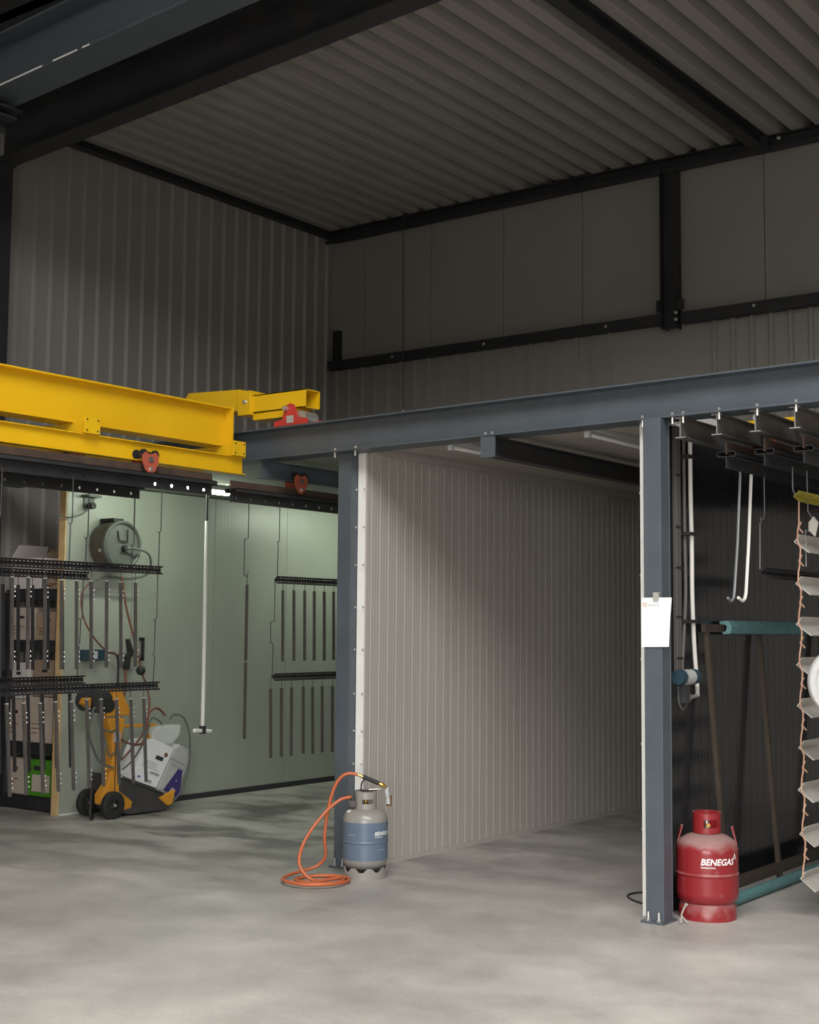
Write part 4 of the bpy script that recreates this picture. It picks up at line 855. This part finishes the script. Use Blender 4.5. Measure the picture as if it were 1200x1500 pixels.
# grey
gx, gy, G_ = -5.93, 7.42, 0.153
gx, gy = -5.835, 7.33
gcy = thing('gas_cylinder', (gx, gy, 0), 'grey gas cylinder with blue-grey band standing before the white-trimmed partition', 'gas cylinder')
tg = cam_angle(gx, gy)
MB().lathe([(0.0001, 0.055), (0.09, 0.058), (0.13, 0.075), (G_-0.004, 0.105), (G_, 0.125)], (gx, gy, 0), 48).build('bottom_dome', 'greycyl', gcy, smooth=60)
MB().lathe([(G_, 0.125), (G_, 0.135), (G_, 0.23), (G_, 0.236), (G_+0.003, 0.239), (G_+0.003, 0.245), (G_, 0.248), (G_, 0.255), (G_, 0.365), (G_, 0.375)], (gx, gy, 0), 48).build('band', 'bluecyl', gcy, smooth=60)
MB().lathe([(G_, 0.375), (G_-0.001, 0.39), (0.145, 0.415), (0.125, 0.44), (0.09, 0.455), (0.0001, 0.462)], (gx, gy, 0), 48).build('shoulder', 'greycyl', gcy, smooth=60)
# foot ring with arched cut-outs
mb = MB(); N_ = 64
for k in range(N_):
    a0 = 2*math.pi*k/N_; a1 = 2*math.pi*(k+1)/N_; ph0 = (k % 8)/8; 
    def top(kk): q = (kk % 8); return 0.075 if q in (0, 1, 2) else (0.048 if q in (4, 5, 6) else 0.062)
    zt0, zt1 = top(k), top(k+1)
    for r_, flip in ((0.146, False), (0.140, True)):
        vsq = [(gx+r_*math.cos(a0), gy+r_*math.sin(a0), 0), (gx+r_*math.cos(a1), gy+r_*math.sin(a1), 0), (gx+r_*math.cos(a1), gy+r_*math.sin(a1), zt1), (gx+r_*math.cos(a0), gy+r_*math.sin(a0), zt0)]
        mb.add(vsq, [(0, 1, 2, 3)])
    mb.add([(gx+0.146*math.cos(a0), gy+0.146*math.sin(a0), zt0), (gx+0.146*math.cos(a1), gy+0.146*math.sin(a1), zt1), (gx+0.14*math.cos(a1), gy+0.14*math.sin(a1), zt1), (gx+0.14*math.cos(a0), gy+0.14*math.sin(a0), zt0)], [(0, 1, 2, 3)])
mb.build('foot_ring', 'greycyl', gcy, smooth=40)
mb = MB(); Rg = 0.076
def aw(a0, a1, z0, z1, n): mb.lathe([(Rg, z0), (Rg, z1), (Rg-0.005, z1), (Rg-0.005, z0)], (gx, gy, 0), n, arc=(a0, a1), closed=True)
o1, o2 = tg-0.35, tg+0.75
aw(o1, o2, 0.452, 0.492, 12); aw(o1, o2, 0.522, 0.570, 12); aw(o2, o1+2*math.pi, 0.452, 0.575, 36)
mb.build('collar', 'greycyl', gcy, smooth=40)
MB().lathe([(0.0001, 0), (0.02, 0), (0.02, 0.03), (0.013, 0.035), (0.013, 0.06), (0.0001, 0.062)], (gx, gy, 0.458), 12).build('valve', 'brass', gcy)
ea = tg-1.15
sv = [Vector((gx, gy, 0))+Vector((math.cos(ea+da)*r_, math.sin(ea+da)*r_, z)) for da, r_, z in ((-0.16, 0.135, 0.434), (0.16, 0.135, 0.434), (0.16, 0.115, 0.449), (-0.16, 0.115, 0.449))]
MB().slab(sv, (0, 0, 0.002)).build('sticker', 'whitegloss', gcy)
text_on_cyl('BENEGAS', 0.034, gx, gy, G_+0.0012, tg+0.42, 0.292, 'whitegloss', gcy, 0.0007, 0.2)
text_on_cyl('PROFESSIONAL', 0.009, gx, gy, G_+0.0012, tg+0.42, 0.278, 'whitegloss', gcy, 0.0002, 0, 'small_lettering')
for (a0, a1, zz) in ((-0.85, -0.45, 0.292), (0.55, 1.0, 0.195)):
    MB().lathe([(G_+0.0010, zz), (G_+0.0012, zz+0.003)], (gx, gy, 0), 10, arc=(tg+a0, tg+a1)).build('fine_print', 'lightgrey', gcy)
# image-right direction at the cylinders
ir = Vector((r2.x, r2.y, 0)).normalized(); tv = Vector((math.cos(tg), math.sin(tg), 0)); g0 = Vector((gx, gy, 0))
def G(a, b, z): return g0+ir*a+tv*b+Vector((0, 0, z))
tp = thing('gas_torch', G(0, 0.02, 0.60), 'brass and black roofing torch lying across top of the grey cylinder', 'torch')
MB().tube([G(-0.02, 0.05, 0.672), G(0.09, 0.05, 0.628)], 0.014, 12).build('handle', 'rubber', tp, smooth=40)
MB().tube([G(-0.052, 0.05, 0.684), G(-0.02, 0.05, 0.672)], 0.010, 10).build('hose_tail', 'brass', tp, smooth=40)
MB().tube([G(0.09, 0.05, 0.628), G(0.112, 0.05, 0.619), G(0.118, 0.05, 0.615), G(0.14, 0.05, 0.603)], 0.016, 12, radii=[0.012, 0.017, 0.014, 0.007]).build('valve_body', 'brass', tp, smooth=40)
MB().tube([G(-0.005, 0.05, 0.662), G(-0.03, 0.04, 0.625), G(-0.033, 0.03, 0.578), G(-0.02, 0.01, 0.572), G(0.05, 0.02, 0.580)], 0.005, 8).build('lever', 'rubber', tp, smooth=50)
MB().tube([G(0.02, 0.02, 0.582), G(0.15, 0.03, 0.592)], 0.005, 8).build('burner_tube', 'zinc', tp, smooth=40)
MB().tube([G(0.140, 0.03, 0.590), G(0.145, 0.03, 0.545), G(0.150, 0.03, 0.545), G(0.152, 0.03, 0.49)], 0.02, 14, radii=[0.016, 0.022, 0.018, 0.018]).build('burner_cup', 'lightgrey', tp, smooth=40)
MB().lathe([(0.012, 0.0), (0.019, 0.0), (0.019, 0.07), (0.012, 0.07)], G(0.158, 0.02, 0.475), 14, closed=True).build('burner_tip', 'brownspot', tp, smooth=40)
rg = thing('pressure_regulator', G(-0.085, 0.02, 0.50), 'small grey regulator at left of the grey cylinder collar', 'regulator')
MB().lathe([(0.0001, 0), (0.028, 0), (0.034, 0.01), (0.034, 0.03), (0.02, 0.042), (0.0001, 0.045)], G(-0.088, 0.03, 0.47), 18).build('body', 'conduit', rg, smooth=40)
MB().tube([G(-0.085, 0.03, 0.508), G(-0.085, 0.03, 0.53)], 0.02, 14).build('cap', 'plastic_dark', rg)
# orange hose
def gh(a, b, z=0.012): return g0+ir*a+tv*b+Vector((0, 0, z))
coil = [gh(-0.10, 0.045, 0.535), gh(-0.17, 0.07, 0.52), gh(-0.26, 0.10, 0.45), gh(-0.36, 0.14, 0.33), gh(-0.42, 0.17, 0.22), gh(-0.435, 0.2, 0.12), gh(-0.39, 0.24, 0.05), gh(-0.32, 0.24, 0.014)]
coil += [gh(-0.20, 0.14, 0.012), gh(-0.15, 0.10, 0.012), gh(-0.15, 0.22, 0.012), gh(-0.24, 0.33, 0.012), gh(-0.40, 0.28, 0.012), gh(-0.46, 0.18, 0.012), gh(-0.38, 0.08, 0.013), gh(-0.24, 0.05, 0.014), gh(-0.12, 0.13, 0.016), gh(-0.115, 0.28, 0.02), gh(-0.22, 0.44, 0.03), gh(-0.40, 0.46, 0.03), gh(-0.53, 0.32, 0.03), gh(-0.52, 0.16, 0.03), gh(-0.44, 0.02, 0.034), gh(-0.33, -0.04, 0.06)]
coil2 = [gh(-0.33, -0.04, 0.06), gh(-0.27, -0.02, 0.13), gh(-0.275, 0.02, 0.25), gh(-0.265, 0.03, 0.38), gh(-0.235, 0.03, 0.53), gh(-0.19, 0.04, 0.64), gh(-0.13, 0.05, 0.69), gh(-0.055, 0.05, 0.687)]
tag(MB().tube(smooth_path(coil+coil2[1:], 8), 0.0115, 8).build('orange_gas_hose', 'orange_hose', smooth=60), 'orange rubber gas hose coiled on floor left of grey cylinder', 'hose')

# ------------------------------------------------------------------ paper taped on the right column
pa = thing('paper_sheet', (-3.60, 7.20, 1.57), 'white printed paper sheet taped to the right blue-grey column', 'paper')
mb = MB(); nx, nz = 8, 10; pv = []
for j in range(nz+1):
    for i in range(nx+1):
        u, v = i/nx, j/nz; curl = 0.035*max(0, u-0.55)**1.5*(1-v)**1.2
        pv.append((-3.695+0.19*u-curl*0.9-0.004*(1-v), 7.226-0.006*math.sin(v*3)-curl*1.2, 1.575+0.288*v+0.004*u*(1-v)))
mb.add(pv, [(j*(nx+1)+i, j*(nx+1)+i+1, (j+1)*(nx+1)+i+1, (j+1)*(nx+1)+i) for j in range(nz) for i in range(nx)]).build('sheet', 'paper', pa, smooth=60)
MB().box(-3.618, -3.585, 7.212, 7.233, 1.845, 1.893).build('tape', 'tape', pa)
MB().slab([(-3.596, 7.230, 1.884), (-3.575, 7.224, 1.892), (-3.575, 7.224, 1.896), (-3.60, 7.230, 1.889)], (0, -0.001, 0)).build('tape_tail', 'zinc', pa)
# header: small orange outlined badge and a dark word, too small in the photograph to read
mb = MB(); x0, z0 = -3.686, 1.812
mb.box(x0, x0+0.024, 7.2205, 7.2215, z0, z0+0.004).box(x0, x0+0.024, 7.2205, 7.2215, z0+0.016, z0+0.020).box(x0, x0+0.004, 7.2205, 7.2215, z0, z0+0.02).box(x0+0.021, x0+0.025, 7.2205, 7.2215, z0+0.003, z0+0.017)
mb.build('badge', 'orangeink', pa)
mb = MB()
for k, (wd, hh) in enumerate(((0.008, 0.010), (0.009, 0.008), (0.006, 0.008), (0.009, 0.010), (0.005, 0.008), (0.012, 0.012))):
    xx = x0+0.034+k*0.0115; mb.box(xx, xx+wd*0.35, 7.2205, 7.2215, z0+0.004, z0+0.004+hh); mb.box(xx, xx+wd, 7.2205, 7.2215, z0+0.004, z0+0.007)
mb.build('header_mark', 'greyink', pa)

# ------------------------------------------------------------------ right bay: conduits, hose, hooks, frame, profiles
BX = -3.69
cd = thing('cable_conduit', (BX+0.02, 7.655, 1.33), 'grey-brown vertical cable conduit on black wall beside the column', 'conduit')
MB().box(BX+0.002, BX+0.03, 7.62, 7.685, 1.30, 2.93).build('trunking', 'conduit', cd, bevel=0.003)
for zz in (2.62, 2.3, 2.05, 1.75, 1.5): MB().box(BX+0.028, BX+0.034, 7.615, 7.69, zz, zz+0.012).build('clip', 'rubber', cd)
tag(MB().tube(smooth_path([(BX+0.015, 7.76, 2.9), (BX+0.015, 7.765, 2.3), (BX+0.015, 7.77, 1.9), (BX+0.015, 7.74, 1.65), (BX+0.02, 7.70, 1.43), (BX+0.03, 7.68, 1.40)], 5), 0.012, 8).build('grey_cable', 'conduit', smooth=50), 'thin grey cable between the conduit and white hose on black wall', 'cable')
wh = thing('white_hose', (BX+0.05, 7.78, 1.27), 'off-white air hose running down black wall to a small tap', 'hose')
MB().tube(smooth_path([(BX+0.045, 7.79, 2.86), (BX+0.045, 7.79, 2.55), (BX+0.045, 7.80, 2.2), (BX+0.045, 7.80, 1.9), (BX+0.045, 7.82, 1.6), (BX+0.047, 7.855, 1.32)], 6), 0.014, 10).build('hose', 'whitehose', wh, smooth=60)
MB().lathe([(0.0001, 0), (0.03, 0), (0.03, 0.03), (0.0001, 0.03)], (BX+0.045, 7.79, 2.86), 12).tube([(BX+0.045, 7.79, 2.88), (BX+0.045, 7.70, 2.885)], 0.012, 8).build('top_fitting', 'zinc', wh)
for zz, yy in ((2.74, 7.79), (2.26, 7.80), (1.72, 7.805)): MB().box(BX+0.002, BX+0.07, yy-0.075, yy+0.025, zz, zz+0.02).build('clip', 'rubber', wh)
MB().cyl((BX+0.047, 7.855, 1.27), (BX+0.047, 7.855, 1.33), 0.016, 10).tube([(BX+0.047, 7.86, 1.275), (BX+0.047, 7.75, 1.265)], 0.012, 8).tube([(BX+0.047, 7.76, 1.28), (BX+0.047, 7.73, 1.25)], 0.012, 8).build('tap', 'zinc', wh)
fr = thing('filter_unit', (BX+0.1, 7.6, 1.33), 'grey and petrol-blue air filter unit beside the right column', 'filter')
MB().lathe([(0.0001, 0), (0.042, 0), (0.046, 0.02), (0.046, 0.055), (0.0001, 0.06)], (BX+0.10, 7.47, 1.395), 20, (0, 1, 0)).build('left_cap', 'bluedev', fr, smooth=40)
MB().lathe([(0.0001, 0), (0.046, 0), (0.046, 0.13), (0.0001, 0.13)], (BX+0.10, 7.52, 1.395), 20, (0, 1, 0)).build('bowl', 'lightgrey', fr, smooth=40)
MB().lathe([(0.0001, 0), (0.046, 0), (0.048, 0.03), (0.044, 0.07), (0.0001, 0.075)], (BX+0.10, 7.645, 1.395), 20, (0, 1, 0)).build('right_cap', 'bluedev', fr, smooth=40)
MB().box(BX+0.0, BX+0.10, 7.58, 7.64, 1.24, 1.36).build('bracket', 'plastic_dark', fr)
MB().tube(smooth_path([(BX+0.06, 7.56, 1.34), (BX+0.06, 7.57, 1.24), (BX+0.06, 7.63, 1.20), (BX+0.06, 7.69, 1.26), (BX+0.06, 7.68, 1.36)], 5), 0.006, 6).build('drain_tube', 'conduit', fr, smooth=50)
hx = -3.262
HG3 = 'long J-hooks hanging from the right bay carriers'
wirehook('long_hook', [(hx, 7.655, 2.64), (hx, 7.66, 2.60), (hx, 7.61, 2.2), (hx, 7.56, 1.93), (hx, 7.545, 1.87), (hx, 7.51, 1.845), (hx, 7.46, 1.865)], 0.008, 'steelwire', 'left of two long J-hooks hanging before black wall, duller one', HG3)
wirehook('long_hook', [(hx, 7.83, 2.645), (hx, 7.825, 2.60), (hx, 7.775, 2.2), (hx, 7.725, 1.90), (hx, 7.705, 1.865), (hx, 7.67, 1.85), (hx, 7.61, 1.87)], 0.010, 'white', 'right of two long J-hooks hanging before black wall, bright white one', HG3)
wx = -3.245
wirehook('wire_hook', [(wx, 7.985, 2.65), (wx, 7.985, 2.39), (wx, 7.965, 2.36), (wx, 7.935, 2.352), (wx, 7.915, 2.368), (wx, 7.935, 2.352), (wx, 7.912, 2.33), (wx, 7.90, 2.05)], 0.004, 'steelwire', 'kinked grey wire hook holding black bar before the black wall', HG3)
vbar('perforated_bar', wx, 7.90, 9.6, 2.025, 'rack', 'black perforated bar hung low in front of glossy black wall', None, leg=0.05)
vbar('perforated_bar', -3.005, 7.84, 9.6, 2.475, 'olive', 'yellow-olive perforated bar above the light profiles in right bay', None, leg=0.05)
wirehook('wire_hook', [(-3.008, 7.84, 2.65), (-3.008, 7.84, 2.52), (-2.998, 7.85, 2.485)], 0.004, 'steelwire', 'short grey wire from carrier to left end of the yellow-olive bar', HG3)
wirehook('wire_hook', [(-2.998, 8.05, 2.65), (-2.998, 8.05, 2.50)], 0.004, 'steelwire', 'short grey wire above the yellow-olive bar near frame edge', HG3)
# copper wire chain with knots
cx_ = -2.985; cyy = 7.89
zs = [2.215-0.2375*k for k in range(9)]
zs = [2.205, 1.955, 1.715, 1.475, 1.235, 0.99, 0.745, 0.49, 0.235]
cw = thing('copper_wire_chain', (cx_, cyy, zs[-1]), 'twisted copper wire chain holding the light angle profiles', 'wire')
pts = [(cx_+0.006, cyy-0.03, 2.445)]
for z in zs:
    pts += [(cx_+0.004, cyy-0.03, z+0.11), (cx_-0.002, cyy-0.035, z+0.07), (cx_-0.004, cyy-0.04, z+0.01), (cx_+0.012, cyy-0.032, z-0.04)]
MB().tube(pts[:-1], 0.005, 6).build('wire', 'copper', cw, smooth=50)
for z in [2.29]+[0.5*(a+b)+0.012 for a, b in zip(zs[:-1], zs[1:])]:
    MB().tube([(cx_+0.0, cyy-0.03, z-0.005), (cx_+0.01, cyy-0.01, z+0.035)], 0.005, 6).tube([(cx_, cyy-0.03, z), (cx_+0.016, cyy+0.002, z-0.03)], 0.005, 6).build('knot', 'copper', cw)
# light angle profiles
ORDP = ['topmost', 'second from the top', 'third from the top', 'fourth from the top', 'fifth from the top', 'sixth from the top', 'seventh from the top', 'eighth from the top', 'lowest']
pproto = None
for i, z in enumerate(zs):
    lab = '%s light grey angle profile hung on the copper wire chain' % ORDP[i]
    if pproto is None:
        t = 0.004
        sec = [(-0.03, 0.0), (0.005, 0.045), (0.009, 0.042), (-0.022, -0.001), (0.066, -0.062), (0.063, -0.067), (0.060, -0.068)]
        pproto = MB().prism([(a, b) for a, b in sec], (cx_, cyy-0.03, z), (cx_, 9.6, z)).build('angle_profile', 'aluprof')
        tag(pproto, lab, 'profile', 'light angle profiles on the copper wire chain')
    else:
        o = pproto.copy(); COL.objects.link(o); o.location = pproto.location+Vector((0.002*(i % 3), 0.006*(i % 2), z-zs[0])); o['label'] = lab
# small plates hung under the olive bar
sp_ = thing('hanging_plate', (-2.95, 8.0, 2.28), 'small grey bent plate hanging below the yellow-olive bar', 'plate')
MB().slab([(-2.975, 8.0, 2.33), (-2.95, 8.015, 2.365), (-2.925, 8.02, 2.33), (-2.945, 8.02, 2.245), (-2.975, 8.0, 2.28)], (0.004, 0.004, 0)).build('plate', 'aluprof', sp_)
MB().tube([(-2.985, 8.02, 2.47), (-2.985, 8.02, 2.40), (-2.96, 8.02, 2.36)], 0.004, 6).build('hook', 'steelwire', sp_)
MB().tube([(-2.96, 8.0, 2.27), (-2.975, 7.95, 2.28), (-2.975, 7.95, 2.06)], 0.003, 6).build('tail_wire', 'steelwire', sp_)
# white ribbed disc cut by the frame edge
dc = thing('white_disc', (-2.66, 7.6, 1.2), 'white round ribbed disc hanging at right edge of the frame', 'disc')
MB().lathe([(0.0001, 0.0), (0.05, 0.0), (0.06, 0.012), (0.10, 0.014), (0.105, 0.03), (0.135, 0.03), (0.14, 0.014), (0.165, 0.014), (0.17, 0.028), (0.20, 0.026), (0.207, 0.012), (0.205, -0.01), (0.19, -0.02), (0.0001, -0.02)], (-2.645, 7.62, 1.39), 48, (0.62, -0.78, 0)).build('disc', 'discwhite', dc, smooth=40)
MB().tube([(-2.62, 7.62, 1.58), (-2.62, 7.62, 2.0), (-2.70, 7.62, 2.62)], 0.004, 6).build('hanger', 'steelwire', dc)
# brown frame leaning on the black wall with teal foam
bf = thing('leaning_frame', (-3.6, 8.7, 0.0), 'brown steel frame with teal foam edges leaning against black wall', 'frame')
ft_, fbt = -3.655, -3.53
def fx(z): return fbt+(ft_-fbt)*z/1.70
for yy in (8.02, 8.86, 10.0):
    MB().bar((fx(0.0), yy, 0.02), (fx(1.70), yy, 1.70), 0.03, 0.03, up=(1, 0, 0)).build('post', 'brownframe', bf)
MB().bar((ft_, 7.98, 1.69), (ft_, 10.1, 1.69), 0.03, 0.05).build('top_rail', 'brownframe', bf)
MB().bar((fx(0.11), 7.9, 0.11), (fx(0.11), 10.1, 0.11), 0.03, 0.07).build('bottom_rail', 'brownframe', bf)
tc_ = [(-0.03, 0.035), (0.03, 0.04), (0.055, 0.0), (0.045, -0.045), (0.0, -0.05), (-0.02, -0.035), (0.012, -0.03), (0.02, 0.0), (0.01, 0.012), (-0.028, 0.015)]
tag(MB().prism(tc_, (ft_+0.02, 8.24, 1.70), (ft_+0.02, 10.1, 1.70)).build('foam_strip', 'teal', bf, bevel=0.004), 'teal foam strip along the top rail')
tag(MB().tube([(-3.475, 7.85, 0.036), (-3.475, 10.1, 0.036)], 0.036, 12).build('foam_strip', 'teal', bf, smooth=40), 'teal foam tube along floor at the foot of frame')
# black cable loop on the floor behind right column, thin cord in the hall, gas pipe bits
tag(MB().tube(smooth_path([(-3.80, 7.66, 0.006), (-3.98, 7.70, 0.006), (-4.12, 7.83, 0.006), (-4.12, 7.97, 0.006), (-4.0, 8.05, 0.006), (-3.80, 8.10, 0.006)], 6), 0.006, 6).build('floor_cable', 'rubber', smooth=50), 'black cable loop on floor left of the right column', 'cable')
hc = thing('pull_cord', (-9.45, 12.5, 3.7), 'thin dark cord with small white knob hanging before back wall', 'cord')
MB().cyl((-9.45, 12.5, 3.7), (-9.48, 12.5, HZ), 0.006, 6).build('cord', 'wire', hc)
MB().lathe([(0.0001, -0.018), (0.015, 0), (0.0001, 0.018)], (-9.453, 12.5, 4.2), 10).build('knob', 'whitegloss', hc)
lf = thing('fallen_scrap', (-3.47, 7.34, 0.0), 'bent pale wire scrap lying by foot of the right column', 'scrap')
MB().tube([(-3.50, 7.30, 0.006), (-3.515, 7.34, 0.05), (-3.505, 7.36, 0.09), (-3.50, 7.37, 0.095)], 0.005, 6).tube([(-3.515, 7.34, 0.04), (-3.47, 7.33, 0.006)], 0.004, 6).build('wire', 'tape', lf)
MB().lathe([(0.0001, -0.012), (0.011, 0), (0.0001, 0.012)], (-3.50, 7.37, 0.10), 8).build('bead', 'tape', lf)
